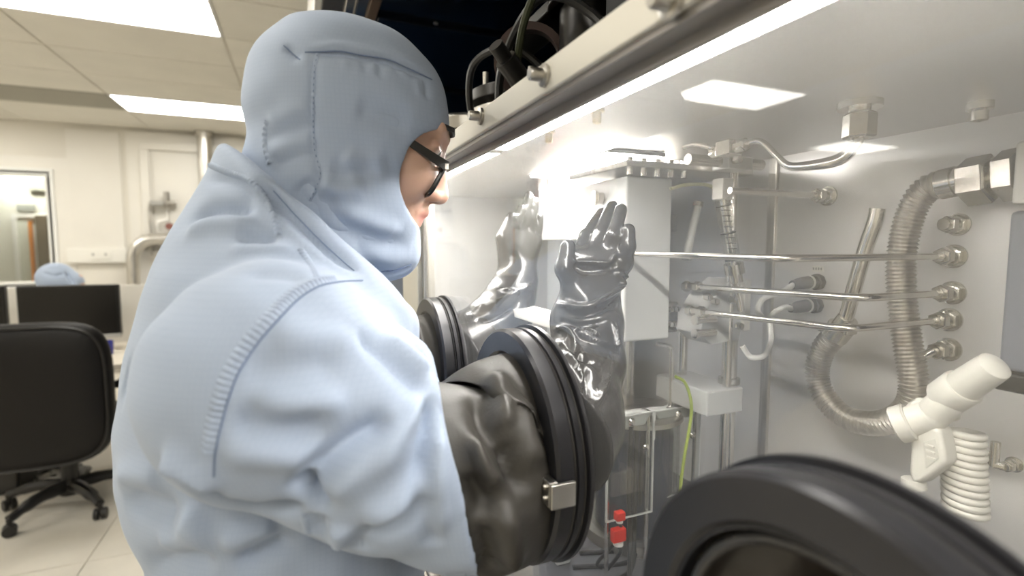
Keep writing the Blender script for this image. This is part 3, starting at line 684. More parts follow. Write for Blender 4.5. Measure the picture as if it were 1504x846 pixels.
c0, c1 = at(1482, 310, 'x', .66), at(1482, 575, 'x', .66)
t = thing('control_unit', 'dark grey unit on the box wall, cut by the picture edge', 'control unit', (.73, c0.y-.06, c1.z))
obj('case', MB().box((.66, c0.y-.12, c1.z+.02), (BX1, c0.y, c0.z)), mat('unit_grey', (.17, .175, .20), .4), t, bevel=.005)
obj('base', MB().box((.655, c0.y-.125, c1.z), (BX1, c0.y+.002, c1.z+.02)), M_BLACKPL, t, bevel=.004)
# spare fittings on the wall
p = at(1408, 330, 'x', BX1)
s1 = tag(bulkhead(p, s=.95, name='capped_fitting'), 'short capped fitting on the box wall above the three gas lines', 'fitting')
p = at(1394, 513, 'x', BX1)
t = thing('elbow_fitting', 'steel elbow fitting with a short drop tube below the three gas lines', 'fitting', p)
bulkhead(p, t)
e_ = p+V((-.045, 0, 0)); e2_ = e_+V((0, .012, -.012))
obj('drop_tube', MB().tube([p+V((-.03, 0, 0)), e_+V((.006, 0, 0)), e_+V((0, .004, -.006)), e2_, e_+V((.004, .012, -.075))], .0055, 12), M_FIT, t)
mb = MB(); hexnut(mb, e2_+V((0, 0, -.012)), e2_+V((.001, 0, -.028)), .0095); obj('nut', mb, M_FIT, t, ang=30)
p = at(1490, 682, 'x', BX1)
t = thing('hook_fitting', 'small upright steel hook low on the box wall', 'fitting', p)
bulkhead(p, t, s=.6)
obj('pin', MB().cyl(p+V((-.02, 0, 0)), p+V((-.022, .010, .0)), .005, n=10).cyl(p+V((-.022, .010, -.003)), p+V((-.022, .010, .028)), .0048, n=12), M_FIT, t)
p = at(1447, 672, 'x', BX1)
tag(bulkhead(p, s=.7, name='low_fitting'), 'small dull fitting low on the box wall behind the coiled hose', 'fitting')
# cable connectors
def connector(u, v, lab, path, tagged):
    p = at(u, v, 'x', BX1)
    t = thing('cable_connector', lab, 'connector', p, 'grey connectors on the box wall')
    mb = MB().cyl(p, p+V((-.012, 0, 0)), .014, n=8); mb.cyl(p+V((-.012, 0, .0)), p+V((-.022, .0, 0)), .011, n=16)
    obj('socket', mb, mat('connector_grey', (.20, .19, .18), .5), t, bevel=.002)
    obj('ring', MB().cyl(p+V((-.022, 0, 0)), p+V((-.026, 0, 0)), .0115, n=16), M_PALEPL, t)
    mb = MB().tube([p+V((-.026, 0, 0)), p+V((-.045, 0, -.0015)), p+V((-.062, 0, -.003))], [.0105, .010, .007], 14)
    obj('plug', mb, mat('plug_grey', (.24, .23, .225), .5), t)
    pts = [p+V((-.060, 0, -.003))]+[at(a, b, 'x', xx) for a, b, xx in path]
    obj('tube', MB().tube(catmull(pts, 8), .0045, 10), M_PALEPL, t)
    if tagged:
        q = p+V((-.004, 0, .022))
        tg = obj('tag', MB().box(q-V((.001, .010, .005)), q+V((.001, .010, .005))), M_WHITEPL, t, bevel=.0005)
        for k in range(4):
            yy = q.y+.007-k*.0045
            obj('tag_mark', MB().box((q.x-.0016, yy-.0012, q.z-.002), (q.x-.0009, yy+.0012, q.z+.002)), M_GREYPL, tg, smooth=False)
    return p
connector(1203, 414, 'upper grey cable connector on the box wall, under a white tag', [(1150, 428, .72), (1122, 438, .71), (1113, 455, .70), (1122, 470, .70)], True)
connector(1200, 448, 'lower grey cable connector on the box wall', [(1150, 452, .71), (1132, 466, .70), (1132, 500, .69), (1122, 522, .68), (1102, 524, .67), (1090, 508, .66)], False)

# white air gun with coiled hose
GX = .62
t = thing('air_gun', 'white pistol-grip air gun hung on the box wall', 'air gun', at(1380, 700, 'x', GX))
tipu, colu, elu, capu = at(1466, 534, 'x', GX-.01), at(1408, 572, 'x', GX), at(1368, 612, 'x', GX), at(1326, 622, 'x', GX-.01)
ax = (tipu-colu).normalized()
obj('barrel', MB().tube([colu-ax*.01, colu+ax*.002, tipu-ax*.012, tipu-ax*.004, tipu], [.0150, .0165, .0150, .0142, .008], 24), M_GUN, t)
obj('collar', MB().tube([colu-ax*.020, colu-ax*.018, colu+ax*.006, colu+ax*.008], [.0178, .0190, .0190, .0178], 26), M_GUN, t)
body = [colu-ax*.012, (colu+elu)/2, elu+V((0, 0, .002)), elu+(capu-elu)*.45, capu]
obj('body', MB().tube(catmull(body, 6), [.016]*6+[.016]*6+[.017]*6+[.0165]*7, 22), M_GUN, t)
cd = (capu-elu).normalized()
obj('end_cap', MB().tube([capu-cd*.008, capu-cd*.006, capu+cd*.006, capu+cd*.008], [.0185, .0200, .0200, .017], 26), M_GUN, t)
gpts = [(1334, 634), (1354, 626), (1380, 630), (1387, 662), (1389, 682), (1378, 692), (1364, 702), (1354, 710), (1338, 710), (1334, 692), (1336, 660)]
obj('grip', MB().prism([at(u, v, 'x', GX-.012) for u, v in gpts], (.024, 0, 0)), M_GUN, t, bevel=.005, bseg=3)
obj('grip_inset', MB().prism([at(u, v, 'x', GX-.0125) for u, v in ((1354, 648), (1374, 642), (1381, 674), (1358, 692))], (.006, 0, 0)), mat('grip_grey_white', (.62, .61, .55), .4), t, bevel=.002)
for i in range(3):
    pz = at(1365+i, 655+i*9, 'x', GX-.0135)
    obj('rib', MB().box(pz-V((.001, .004, .001)), pz+V((.002, .004, .001))), M_GUN, t, smooth=False)
obj('trigger', MB().tube(catmull([at(u, v, 'x', GX) for u, v in ((1334, 626), (1336, 606), (1352, 592), (1366, 600))], 6), .0062, 10), M_GUN, t)
obj('foot', MB().cyl(at(1342, 703, 'x', GX-.002), at(1343, 716, 'x', GX-.002), .0115, n=18), M_GUN, t)
# coil
ct, cb = at(1413, 628, 'x', GX+.03), at(1418, 752, 'x', GX+.03)
coil = []; turns = 12; rc = .0165
ax2 = (cb-ct)
for k in range(turns*24+1):
    a = 2*math.pi*k/24; f = k/(turns*24)
    coil.append(ct+ax2*f+V((rc*math.cos(a), rc*math.sin(a), 0)))
lead = catmull([at(1396, 600, 'x', GX+.005), at(1404, 612, 'x', GX+.012), coil[6]+V((0, 0, .006)), coil[10]], 4)[:-3]
tag(obj('coiled_hose', MB().tube(lead+coil[10:], .0041, 9), M_GUN, ang=80), 'white coiled air hose dangling beside the air gun', 'hose')

# white cabinet (process head) with flange above
t = thing('process_cabinet', 'tall white cabinet the raised glove is touching', 'machine', (.55, .82, 1.29))
ztop, zbot = at(985, 262, 'y', .70).z, at(985, 497, 'y', .70).z
xr = at(985, 400, 'y', .70).x
obj('case', MB().box((.492, .70, zbot), (xr, .862, ztop)), M_CASE, t, bevel=.004)
obj('rear_case', MB().box((xr-.005, .78, zbot+.02), (xr+.05, .86, ztop-.01)), M_CASE2, t, bevel=.004)
lm = at(884, 291, 'x', .49)
obj('latch', MB().cyl(lm+V((0, 0, 0)), lm+V((-.012, 0, 0)), .010, n=16).box(lm+V((-.016, -.004, -.012)), lm+V((-.011, .004, .012))), M_FIT, t)
obj('top_plate', MB().box((.478, .68, ztop+.012), (.745, .868, ztop+.022)), M_STEEL, t, bevel=.002)
for k in range(5):
    u = (.49+k*.027)
    obj('spacer', MB().cyl((u, .69, ztop), (u, .69, ztop+.028), .005, n=10), M_FIT, t)
obj('flange', MB().lathe([(.062, 0), (.062, .010), (.05, .011), (.05, BZC-ztop-.024), (0, BZC-ztop-.024)], (.69, .80, ztop+.023), (0, 0, 1), 48), M_STEEL, t)
cq = at(962, 497, 'y', .80)
obj('column', MB().cyl((.56, .80, at(950, 598, 'y', .76).z), (.56, .80, zbot), .021, n=28), M_TUBE, t)
obj('manifold', MB().box((xr+.002, .71, at(990, 490, 'y', .70).z), (xr+.028, .79, at(990, 445, 'y', .70).z)), M_FIT, t, bevel=.003)
for k in range(3):
    for j in range(2):
        q = V((xr+.006+.009*k, .708, at(990, 455+22*j, 'y', .70).z))
        mb = MB(); hexnut(mb, q, q-V((0, .008, 0)), .0045); obj('screw', mb, M_FIT, t)
# small white case further along
t = thing('sensor_case', 'small white case on the box wall, between the two raised gloves', 'machine', (.56, 1.02, 1.42))
z1_, z0_ = at(790, 277, 'x', .50).z, at(845, 352, 'x', .50).z
y0_, y1_ = at(846, 300, 'x', .50).y, at(791, 300, 'x', .50).y
obj('case', MB().box((.50, y0_, z0_), (.58, y1_, z1_)), M_CASE, t, bevel=.003)
obj('side_plate', MB().box((.575, y0_-.02, z0_-.01), (.60, y1_+.02, BZC)), M_CASE2, t, bevel=.002)
obj('hanger', MB().box((.60, (y0_+y1_)/2-.02, z0_+.02), (BX1, (y0_+y1_)/2+.02, z0_+.06)), M_CASE2, t, bevel=.002)
rb_ = random.Random(3)
for k, (u, m_) in enumerate(((797, M_WHITEPL), (812, mat('pale_red', (.60, .22, .20), .4)), (826, mat('pink_cap', (.62, .28, .28), .4)), (838, M_GREYPL))):
    q = at(u, 270, 'x', .53)
    tg_ = thing('connector_plug', ['white', 'dull red', 'pink', 'grey'][k]+' cable plug on top of the small white case', 'plug', (.53, q.y, z1_), 'plugs on the small white case')
    obj('plug', MB().cyl((.53, q.y, z1_), (.53, q.y, z1_+.03), .011, n=16), m_, tg_, bevel=.001)
    obj('lead', MB().tube(catmull([(.53, q.y, z1_+.03), (.53, q.y, z1_+.045), (.56, q.y+.03, z1_+.05), (.60, q.y+.06, z1_+.035)], 5), .004, 8), m_, tg_)
# pale beam
b0_, b1_ = at(735, 482, 'x', .36), at(808, 476, 'x', .36)
t = thing('pale_beam', 'flat pale beam lying behind the near glove port', 'beam', (.38, (b0_.y+b1_.y)/2, BZ0))
obj('bar', MB().box((.36, b1_.y, b1_.z-.008), (.42, b0_.y, b1_.z+.006)), M_WHITEPL, t, bevel=.002)
obj('slot', MB().box((.375, b1_.y+.02, b1_.z+.0055), (.39, b0_.y-.02, b1_.z+.0065)), M_GREYPL, t, smooth=False)
for yy in (b1_.y+.02, b0_.y-.02): obj('leg', MB().box((.38, yy-.012, BZ0), (.405, yy+.012, b1_.z-.008)), M_CASE2, t, bevel=.002)
# tall rear plate behind the cabinet (stand)
t = thing('machine_stand', 'pale stand plate rising behind the white cabinet', 'stand', (.70, 1.1, BZ0))
obj('plate', MB().box((.70, .99, BZ0), (.715, 1.40, BZC-.01)), M_CASE2, t, bevel=.002)
obj('foot', MB().box((.64, .98, BZ0), (.78, 1.41, BZ0+.02)), M_CASE2, t, bevel=.003)

# sight-tube regulator and its support
ry = .60
ta, tb = at(1061, 290, 'y', ry), at(1079, 398, 'y', ry)
d = (tb-ta).normalized()
t = thing('sight_tube', 'leaning clear sight tube with a printed scale and steel ends', 'gauge', tb)
obj('clear_tube', MB().cyl(ta, tb-d*.005, .0115, n=20), M_CLEAR, t)
obj('inner_rod', MB().cyl(ta, tb, .006, n=14), M_TUBE, t)
obj('top_block', MB().box(ta-V((.011, .011, .004)), ta+V((.011, .011, .028))), M_WHITEPL, t, bevel=.002)
obj('collar', MB().cyl(tb-d*.012, tb+d*.004, .0145, n=22).cyl(tb+d*.004, tb+d*.018, .010, n=18), M_FIT, t)
obj('lower_rod', MB().cyl(tb+d*.018, tb+d*.065, .0055, n=14), M_TUBE, t)
for k in range(11):
    q = ta+d*(.012+.0085*k); wd = .008 if k % 5 == 0 else .005
    obj('scale_mark', MB().lathe([(.0117, 0), (.0117, .0008)], q, d, 20) if k % 5 == 0 else MB().tube([q+V((.0118*math.cos(a), .0118*math.sin(a), 0)) for a in np.linspace(R(200), R(270), 6)], .0005, 5), M_BLACKPL, t)
cr = at(1085, 240, 'y', .62)
t = thing('clamp_stand', 'white clamp block on a slim post above the sight tube', 'clamp', (cr.x, .62, 1.35))
obj('block', MB().box((at(1056, 240, 'y', .62).x, .60, at(1056, 250, 'y', .62).z), (at(1091, 240, 'y', .62).x, .635, at(1056, 231, 'y', .62).z)), M_WHITEPL, t, bevel=.002)
obj('arm', MB().cyl((at(1091, 240, 'y', .62).x, .62, cr.z), (at(1118, 240, 'y', .62).x, .62, cr.z), .0085, n=16).cyl((at(1010, 240, 'y', .62).x, .62, cr.z), (at(1056, 240, 'y', .62).x, .62, cr.z), .0085, n=16), M_FIT, t)
obj('post', MB().cyl((at(1082, 240, 'y', .64).x, .645, BZ0), (at(1082, 240, 'y', .64).x, .645, at(1082, 226, 'y', .64).z), .0065, n=16), M_TUBE, t)
obj('knob', MB().cyl((at(1078, 240, 'y', .6).x, .60, cr.z), (at(1078, 240, 'y', .6).x, .588, cr.z), .006, n=12), M_FIT, t)
# valve block cluster
vx0, vx1 = at(1026, 450, 'y', .64).x, at(1096, 450, 'y', .64).x
zz0, zz1 = at(1060, 505, 'y', .64).z, at(1060, 420, 'y', .64).z
t = thing('valve_block', 'pale valve block with steel cylinders between the gas line ends', 'valve', ((vx0+vx1)/2, .66, zz0))
obj('body', MB().prism([(vx0+.005, .64, zz0+.02), (vx0+.03, .64, zz0), (vx1-.012, .64, zz0+.004), (vx1, .64, zz0+.05), (vx1-.004, .64, zz1-.004), (vx1-.03, .64, zz1+.012), (vx0+.03, .64, zz1-.02), (vx0+.012, .64, zz0+.05)], (0, .06, 0)), M_CASE2, t, bevel=.003)
for u, v in ((1022, 490), (1022, 470)):
    q = at(u, v, 'y', .625); obj('cylinder', MB().cyl(q, q+V((.038, 0, 0)), .0065, n=16).cyl(q-V((.003, 0, 0)), q+V((.003, 0, 0)), .0078, n=16), M_POLISH, t)
for u, v in ((1036, 436), (1046, 442), (1082, 478), (1030, 458), (1072, 440)):
    q = at(u, v, 'y', .638); mb = MB(); hexnut(mb, q, q-V((0, .012, 0)), .0058); obj('fitting', mb, M_FIT, t, ang=30)
obj('side_plate', MB().box((vx1-.012, .632, zz0+.02), (vx1+.002, .70, zz1+.01)), M_WHITEPL, t, bevel=.002)
# support column with block
sxp = at(1070, 570, 'y', .66)
t = thing('support_column', 'steel support column with a white cross block near the acrylic guards', 'column', (sxp.x, .66, BZ0))
obj('rod', MB().cyl((sxp.x, .66, BZ0), (sxp.x, .66, zz0+.002), .0125, n=24), M_TUBE, t)
bz1, bz0 = at(1070, 572, 'y', .63).z, at(1070, 608, 'y', .63).z
obj('block', MB().box((at(1020, 570, 'y', .66).x, .63, bz0), (at(1092, 570, 'y', .63).x, .76, bz1)), M_CASE2, t, bevel=.003)
obj('collar', MB().lathe([(.0127, 0), (.018, 0), (.018, .010), (.0127, .010)], (sxp.x, .66, bz1), (0, 0, 1), 24, True), M_FIT, t)
sx2 = at(1003, 520, 'y', .74)
obj('slim_rod', MB().cyl((sx2.x, .74, bz1), (sx2.x, .74, zbot+.03), .008, n=18), M_TUBE, t)
# chamber with lid, handle, earth wire and guards
CXc, CYc = .565, .765
zl = at(950, 598, 'y', CYc).z
t = thing('process_chamber', 'round steel-lidded glassy chamber under the white cabinet', 'chamber', (CXc, CYc, BZ0))
obj('lid', MB().lathe([(0, 0), (.086, 0), (.086, .008), (.082, .010), (0, .010)], (CXc, CYc, zl-.010), (0, 0, 1), 56), M_STEEL, t)
obj('glass_wall', MB().lathe([(.080, 0), (.080, zl-.012-BZ0-.02)], (CXc, CYc, BZ0+.02), (0, 0, 1), 56).add([], []), M_CLEAR, t)
obj('core', MB().lathe([(.0, 0), (.07, 0), (.07, .17), (.05, .20), (.05, zl-.012-BZ0-.025), (0, zl-.012-BZ0-.025)], (CXc, CYc, BZ0+.02), (0, 0, 1), 40), mat('chamber_core', (.035, .045, .08), .3, .3), t)
obj('base_ring', MB().lathe([(.095, 0), (.095, .02), (0, .02)], (CXc, CYc, BZ0), (0, 0, 1), 56), M_DARKSTEEL, t)
h0, h1 = at(985, 583, 'y', .72), at(985, 508, 'y', .72)
hx = h0.x; hp_ = [(hx-.035, .735, zl+.004), (hx-.01, .72, zl+.008), (hx, .72, zl+.022), (hx, .72, h1.z-.016), (hx-.008, .72, h1.z), (hx-.03, .725, h1.z+.004)]
obj('handle', MB().tube(catmull(hp_, 6), .004, 12), M_TUBE, t)
for (ua, va), (ub, vb), yy, lab in (((893, 614), (958, 752), .665, 'clear acrylic guard plate with screws, before the chamber'), ((962, 604), (1026, 720), .70, 'clear acrylic guard plate beside the green-yellow wire')):
    A, B = at(ua, va, 'y', yy), at(ub, vb, 'y', yy)
    tg_ = thing('acrylic_guard', lab, 'guard', ((A.x+B.x)/2, yy, BZ0), 'acrylic guards round the chamber')
    obj('plate', MB().box((A.x, yy, B.z), (B.x, yy+.003, A.z)), M_CLEAR, tg_, smooth=False)
    ed = MB()
    for lo, hi in (((A.x, B.z), (A.x+.0012, A.z)), ((B.x-.0012, B.z), (B.x, A.z)), ((A.x, A.z-.0012), (B.x, A.z)), ((A.x, B.z), (B.x, B.z+.0012))):
        ed.box((lo[0], yy-.0006, lo[1]), (hi[0], yy+.0036, hi[1]))
    obj('polished_edge', ed, mat('acrylic_edge', (.80, .82, .80), .3), tg_, smooth=False)
    obj('bracket', MB().prism([(A.x+.004, yy+.004, A.z-.004), (B.x-.004, yy+.004, A.z-.004), (B.x-.016, yy+.004, A.z-.022), (A.x+.016, yy+.004, A.z-.022)], (0, .028, 0)), M_CASE2, tg_, bevel=.001)
    for su, sv in (((.5, .07)), ((.82, .34))):
        q = V((A.x+(B.x-A.x)*su, yy, A.z+(B.z-A.z)*sv))
        obj('screw', MB().lathe([(0, 0), (.0062, 0), (.0062, .0012), (.0042, .0035), (0, .004)], q, (0, -1, 0), 16), M_POLISH, tg_)
    for xx in (A.x+.006, B.x-.006):
        obj('post', MB().cyl((xx, yy+.008, BZ0), (xx, yy+.008, A.z-.004), .0035, n=10), M_TUBE, tg_)
p_ = [at(u, v, 'y', .655) for u, v in ((992, 553), (1006, 562), (1015, 590), (1014, 620), (1007, 660), (1000, 710), (998, 760))]
tag(obj('earth_wire', MB().tube(catmull(p_, 6), .0026, 8), mat('wire_green_yellow', (.42, .52, .10), .45)), 'green-yellow earth wire running down beside the chamber', 'wire')
p_ = [at(u, v, 'y', .68) for u, v in ((985, 277), (1010, 271), (1040, 272), (1058, 282))]
tag(obj('yellow_wire', MB().tube(catmull(p_, 6), .003, 8), mat('wire_yellow', (.75, .72, .42), .5)), 'pale yellow wire reaching the top of the sight tube', 'wire')
for (u, v), lab in (((910, 758), 'small red plug with a white ring, under the acrylic guard'), ((908, 786), 'larger red plug below the acrylic guard')):
    q = at(u, v, 'y', .655); s = .8 if v < 770 else 1.2
    tp = thing('red_plug', lab, 'plug', q, 'red plugs under the guard')
    obj('body', MB().box(q-V((.010*s, .006, .008*s)), q+V((.010*s, .006, .010*s))), M_RED, tp, bevel=.002)
    obj('ring', MB().cyl(q-V((0, 0, .008*s)), q-V((0, 0, .013*s)), .007*s, n=14), M_WHITEPL, tp)
    obj('lead', MB().tube(catmull([q-V((0, 0, .013*s)), q+V((.01, .01, -.04)), q+V((-.02, .03, -.09)), (q.x-.01, q.y+.03, BZ0+.004)], 6), .003, 8), M_BLACKPL, tp)
for k in range(4):
    a0 = V((.44+.03*k, .62+.03*k, BZ0+.004))
    tag(obj('black_cable', MB().tube(catmull([a0+V((-.1, .02, 0)), a0, a0+V((.05, .05, .03)), V((.50+.012*k, .69, BZ0+.12)), V((.51+.012*k, .70, BZ0+.24))], 7), .004, 8), M_BLACKPL), 'thin black cable climbing behind the acrylic guard', 'cable', 'black cables by the chamber')
q0 = at(1025, 300, 'y', .72); q1 = at(1008, 378, 'y', .72)
t = thing('clear_hose', 'short slanting clear hose between the cabinet and the sight tube', 'hose', q1)
obj('hose', MB().cyl(q0, q1, .007, n=14), M_PALEPL, t)
for q in (q0, q1): obj('clip', MB().lathe([(.0072, -.004), (.009, -.004), (.009, .004), (.0072, .004)], q, q1-q0, 16, True), M_FIT, t)

# ================================================================== SOFT SHAPES (signed distance fields -> surface nets)
def grid(lo, hi, h):
    ax = [np.arange(lo[i], hi[i]+h, h, dtype=np.float32) for i in range(3)]
    return np.meshgrid(*ax, indexing='ij')
def cap(G, a, b, ra, rb=None):
    rb = ra if rb is None else rb
    a = np.array(a, np.float32); d = np.array(b, np.float32)-a; L = max(float(d@d), 1e-9)
    X, Y, Z = G[0]-a[0], G[1]-a[1], G[2]-a[2]
    t = np.clip((X*d[0]+Y*d[1]+Z*d[2])/L, 0, 1)
    return np.sqrt((X-t*d[0])**2+(Y-t*d[1])**2+(Z-t*d[2])**2)-(ra+(rb-ra)*t)
def chain(G, pts, rs, k=.01):
    f = None
    for i in range(len(pts)-1):
        c = cap(G, pts[i], pts[i+1], rs[i], rs[i+1]); f = c if f is None else smin(f, c, k)
    return f
def ell(G, c, r, M=None):
    X, Y, Z = G[0]-np.float32(c[0]), G[1]-np.float32(c[1]), G[2]-np.float32(c[2])
    if M is not None:      # columns of M: the ellipsoid's own axes
        X, Y, Z = (X*M[0][0]+Y*M[1][0]+Z*M[2][0], X*M[0][1]+Y*M[1][1]+Z*M[2][1], X*M[0][2]+Y*M[1][2]+Z*M[2][2])
    k0 = np.sqrt((X/r[0])**2+(Y/r[1])**2+(Z/r[2])**2)
    k1 = np.sqrt((X/r[0]**2)**2+(Y/r[1]**2)**2+(Z/r[2]**2)**2)+1e-6
    return k0*(k0-1)/k1
def smin(a, b, k):
    h = np.clip(.5+.5*(b-a)/k, 0, 1); return b+(a-b)*h-k*h*(1-h)
def smax(a, b, k): return -smin(-a, -b, k)
def net(f, lo, h, smooth=1):
    ins = f < 0
    n = np.array(f.shape)-1
    c8 = [ins[i:i+n[0], j:j+n[1], k:k+n[2]] for i in (0, 1) for j in (0, 1) for k in (0, 1)]
    cnt = sum(c.astype(np.int8) for c in c8)
    act = (cnt > 0) & (cnt < 8)
    I, J, K = np.nonzero(act); m = len(I)
    idx = -np.ones(act.shape, np.int64); idx[I, J, K] = np.arange(m)
    acc = np.zeros((m, 3)); w = np.zeros(m)
    corners = [(i, j, k) for i in (0, 1) for j in (0, 1) for k in (0, 1)]
    for a in corners:
        for ax in range(3):
            if a[ax]: continue
            b = list(a); b[ax] = 1
            fa = f[I+a[0], J+a[1], K+a[2]]; fb = f[I+b[0], J+b[1], K+b[2]]
            s = (fa < 0) != (fb < 0)
            t = np.where(s, fa/np.where(fa == fb, 1, fa-fb), 0)
            p = np.array(a, float)[None, :].repeat(m, 0); p[:, ax] += t
            acc[s] += p[s]; w[s] += 1
    P = (np.stack([I, J, K], 1)+acc/w[:, None])*h+np.array(lo)
    F = []
    for ax in range(3):
        o1, o2 = [(1, 2), (0, 2), (0, 1)][ax]
        sl0 = [slice(None)]*3; sl1 = [slice(None)]*3
        sl0[ax] = slice(0, -1); sl1[ax] = slice(1, None)
        s = ins[tuple(sl0)] != ins[tuple(sl1)]
        E = np.nonzero(s); e = np.stack(E, 1)
        ok = (e[:, o1] > 0) & (e[:, o2] > 0) & (e[:, o1] < n[o1]) & (e[:, o2] < n[o2]); e = e[ok]
        q = []
        for da, db in ((1, 1), (0, 1), (0, 0), (1, 0)):
            c = e.copy(); c[:, o1] -= da; c[:, o2] -= db
            q.append(idx[c[:, 0], c[:, 1], c[:, 2]])
        q = np.stack(q, 1)
        flip = ins[e[:, 0], e[:, 1], e[:, 2]]
        if ax == 1: flip = ~flip
        q[~flip] = q[~flip][:, ::-1]
        F.append(q)
    F = np.concatenate(F)
    for _ in range(smooth): P = lap(P, F)
    return P, F
def lap(P, F, amt=.6):
    S = np.zeros_like(P); c = np.zeros(len(P))
    for a in range(4):
        for b in (F[:, (a+1) % 4], F[:, a-1]):
            np.add.at(S, F[:, a], P[b]); np.add.at(c, F[:, a], 1)
    return P+amt*(S/np.maximum(c, 1)[:, None]-P)
def vnormals(P, F):
    N = np.zeros_like(P)
    fn = np.cross(P[F[:, 2]]-P[F[:, 0]], P[F[:, 3]]-P[F[:, 1]])
    for a in range(4): np.add.at(N, F[:, a], fn)
    return N/np.maximum(np.linalg.norm(N, axis=1), 1e-12)[:, None]
def bvh(P, F): return BVHTree.FromPolygons([Vector(p) for p in P], [tuple(int(i) for i in f) for f in F])
def hit(tree, u, v):
    d = Vector(ray(u, v)).normalized()
    r = tree.ray_cast(Vector((0, 0, CZ)), d)
    return (r[0], r[1]) if r[0] is not None else (None, None)
def on_surface(tree, pts, k=6):
    """pixel polyline -> smooth 3-D polyline lying on the surface (with normals)"""
    c = catmull([(u, v, 0) for u, v in pts], k); P, N = [], []
    for q in c:
        p, n = hit(tree, q.x, q.y)
        if p is None: continue
        if n.dot(Vector(ray(q.x, q.y))) > 0: n = -n
        if P and (p-P[-1]).length > .05: continue
        P.append(p); N.append(n)
    return P, N
FK, FP = 1.5, 1.5      # fold strength and sharpness
def fold(P, Nn, line, width, amp, taper=True):
    """push vertices along their normals with a bell profile across a 3-D polyline; fades out at the ends"""
    L = np.array([list(p) for p in line]); 
    if len(L) < 2: return
    lo, hi = L.min(0)-width*3, L.max(0)+width*3
    ids = np.nonzero(((P > lo) & (P < hi)).all(1))[0]
    if not len(ids): return
    Q = P[ids]; best = np.full(len(ids), 1e9); bt = np.zeros(len(ids)); m = len(L)-1
    for i in range(m):
        a, d = L[i], L[i+1]-L[i]; t = np.clip((Q-a)@d/max(d@d, 1e-12), 0, 1)
        dd = np.linalg.norm(Q-a-t[:, None]*d, axis=1); s = dd < best
        best[s] = dd[s]; bt[s] = (i+t[s])/m
    w = np.exp(-(best/(width*.9))**(FP if width < .0105 and amp < 0 else 2.0))
    if taper: w *= np.clip(np.minimum(bt, 1-bt)*5, .12, 1)
    P[ids] += Nn[ids]*(amp*FK*w)[:, None]
def folds(P, F, lst, outward=1, visible_only=True):
    t = bvh(P, F); N = vnormals(P, F)
    # make sure normals point outward (towards the camera where seen)
    lines = [(on_surface(t, pts)[0], wd, am) for pts, wd, am in lst]
    c = P.mean(0)
    if ((P-c)*N).sum() < 0: N = -N
    for ln, wd, am in lines:
        if len(ln) > 1: fold(P, N, ln, wd, am)
    return P
def soft(name, P, F, m, parent, ang=180): 
    return obj(name, ([tuple(p) for p in P], [tuple(int(i) for i in f) for f in F]), m, parent, ang=ang)

# ------------------------------------------------------------------ gloves worn by the worker (their cuffs hang on the ports)
def glove(parent, port_y, sleeve, sr, wrist, knuckles, tips, rk, thumb, fl, lo, hi, h=.0027, palm_r=.016):
    G = grid(lo, hi, h)
    f = chain(G, sleeve, sr, .02)
    hand = None
    for kp in knuckles:
        c = cap(G, wrist, kp, .022, palm_r); hand = c if hand is None else smin(hand, c, .022)
    fing = None
    for kp, (mid, tip), r in zip(knuckles, tips, rk):
        c = chain(G, [kp, mid, tip], [r*1.12, r, r*.86], .004); fing = c if fing is None else smin(fing, c, .0015)
    hand = smin(hand, fing, .006)
    hand = smin(hand, chain(G, thumb, [.017, .0135, .0105], .006), .012)
    f = smin(f, hand, .02)
    # hollow at the mouth, open towards the port
    d0 = np.array(sleeve[1])-np.array(sleeve[0]); d0 = d0/np.linalg.norm(d0)
    f = np.maximum(f, -(( G[0]-sleeve[0][0])*d0[0]+(G[1]-sleeve[0][1])*d0[1]+(G[2]-sleeve[0][2])*d0[2]))
    P, F = net(f, lo, h, 2)
    folds(P, F, fl)
    return soft('glove', P, F, M_GLOVE, parent)
yh = .62
A_ = lambda u, v, y=yh: np.array(at(u, v, 'y', y))
kn = [A_(846, 384, .632), A_(868, 379, .624), A_(892, 380, .614), A_(914, 386, .604)]
tp = [(A_(862, 346, .648), A_(884, 312, .668)), (A_(882, 342, .630), A_(899, 303, .645)), (A_(901, 346, .606), A_(912, 308, .612)), (A_(922, 362, .590), A_(923, 338, .592))]
wr = A_(868, 440, .615)
P0 = np.array((.243, .498, 1.24))
sl = [P0, np.array((.275, .52, 1.25)), A_(862, 535, .57), A_(862, 470, .60), A_(866, 445, .612)]
gl_folds = [([(818, 446), (835, 450), (862, 452), (888, 440), (908, 425), (912, 410), (901, 398)], .0030, .006),
            ([(822, 458), (848, 462), (880, 456), (905, 440), (915, 428)], .006, -.007), ([(830, 436), (860, 440), (890, 428)], .006, -.004),
            ([(838, 383), (850, 385), (872, 386), (894, 386), (904, 374), (914, 372)], .0028, .004), ([(915, 415), (926, 418), (918, 404), (903, 398)], .0026, .004),
            ([(840, 392), (862, 396), (892, 395), (905, 386)], .006, -.004),
            ([(812, 483), (832, 482), (840, 490), (846, 512), (838, 528)], .0030, .006), ([(842, 482), (862, 492), (876, 496)], .0028, .006), ([(850, 480), (872, 488), (878, 496)], .0026, .005),
            ([(845, 488), (872, 502), (908, 512)], .0028, .006), ([(820, 470), (850, 476), (900, 470)], .006, -.006), ([(826, 500), (850, 520), (880, 530)], .007, -.009),
            ([(900, 470), (905, 500), (908, 513)], .0028, .005), ([(896, 520), (888, 560), (876, 596)], .004, .006), ([(858, 530), (866, 560), (868, 590)], .007, -.008), ([(822, 510), (850, 548), (868, 585)], .0032, .007)]
glove(gp2, .498, sl, [.084, .074, .046, .046, .036], wr, kn, tp, [.0105, .0108, .0108, .0112], [A_(846, 425, .605), A_(830, 395, .60), A_(834, 362, .605)], gl_folds, (.18, .36, 1.10), (.50, .72, 1.56))
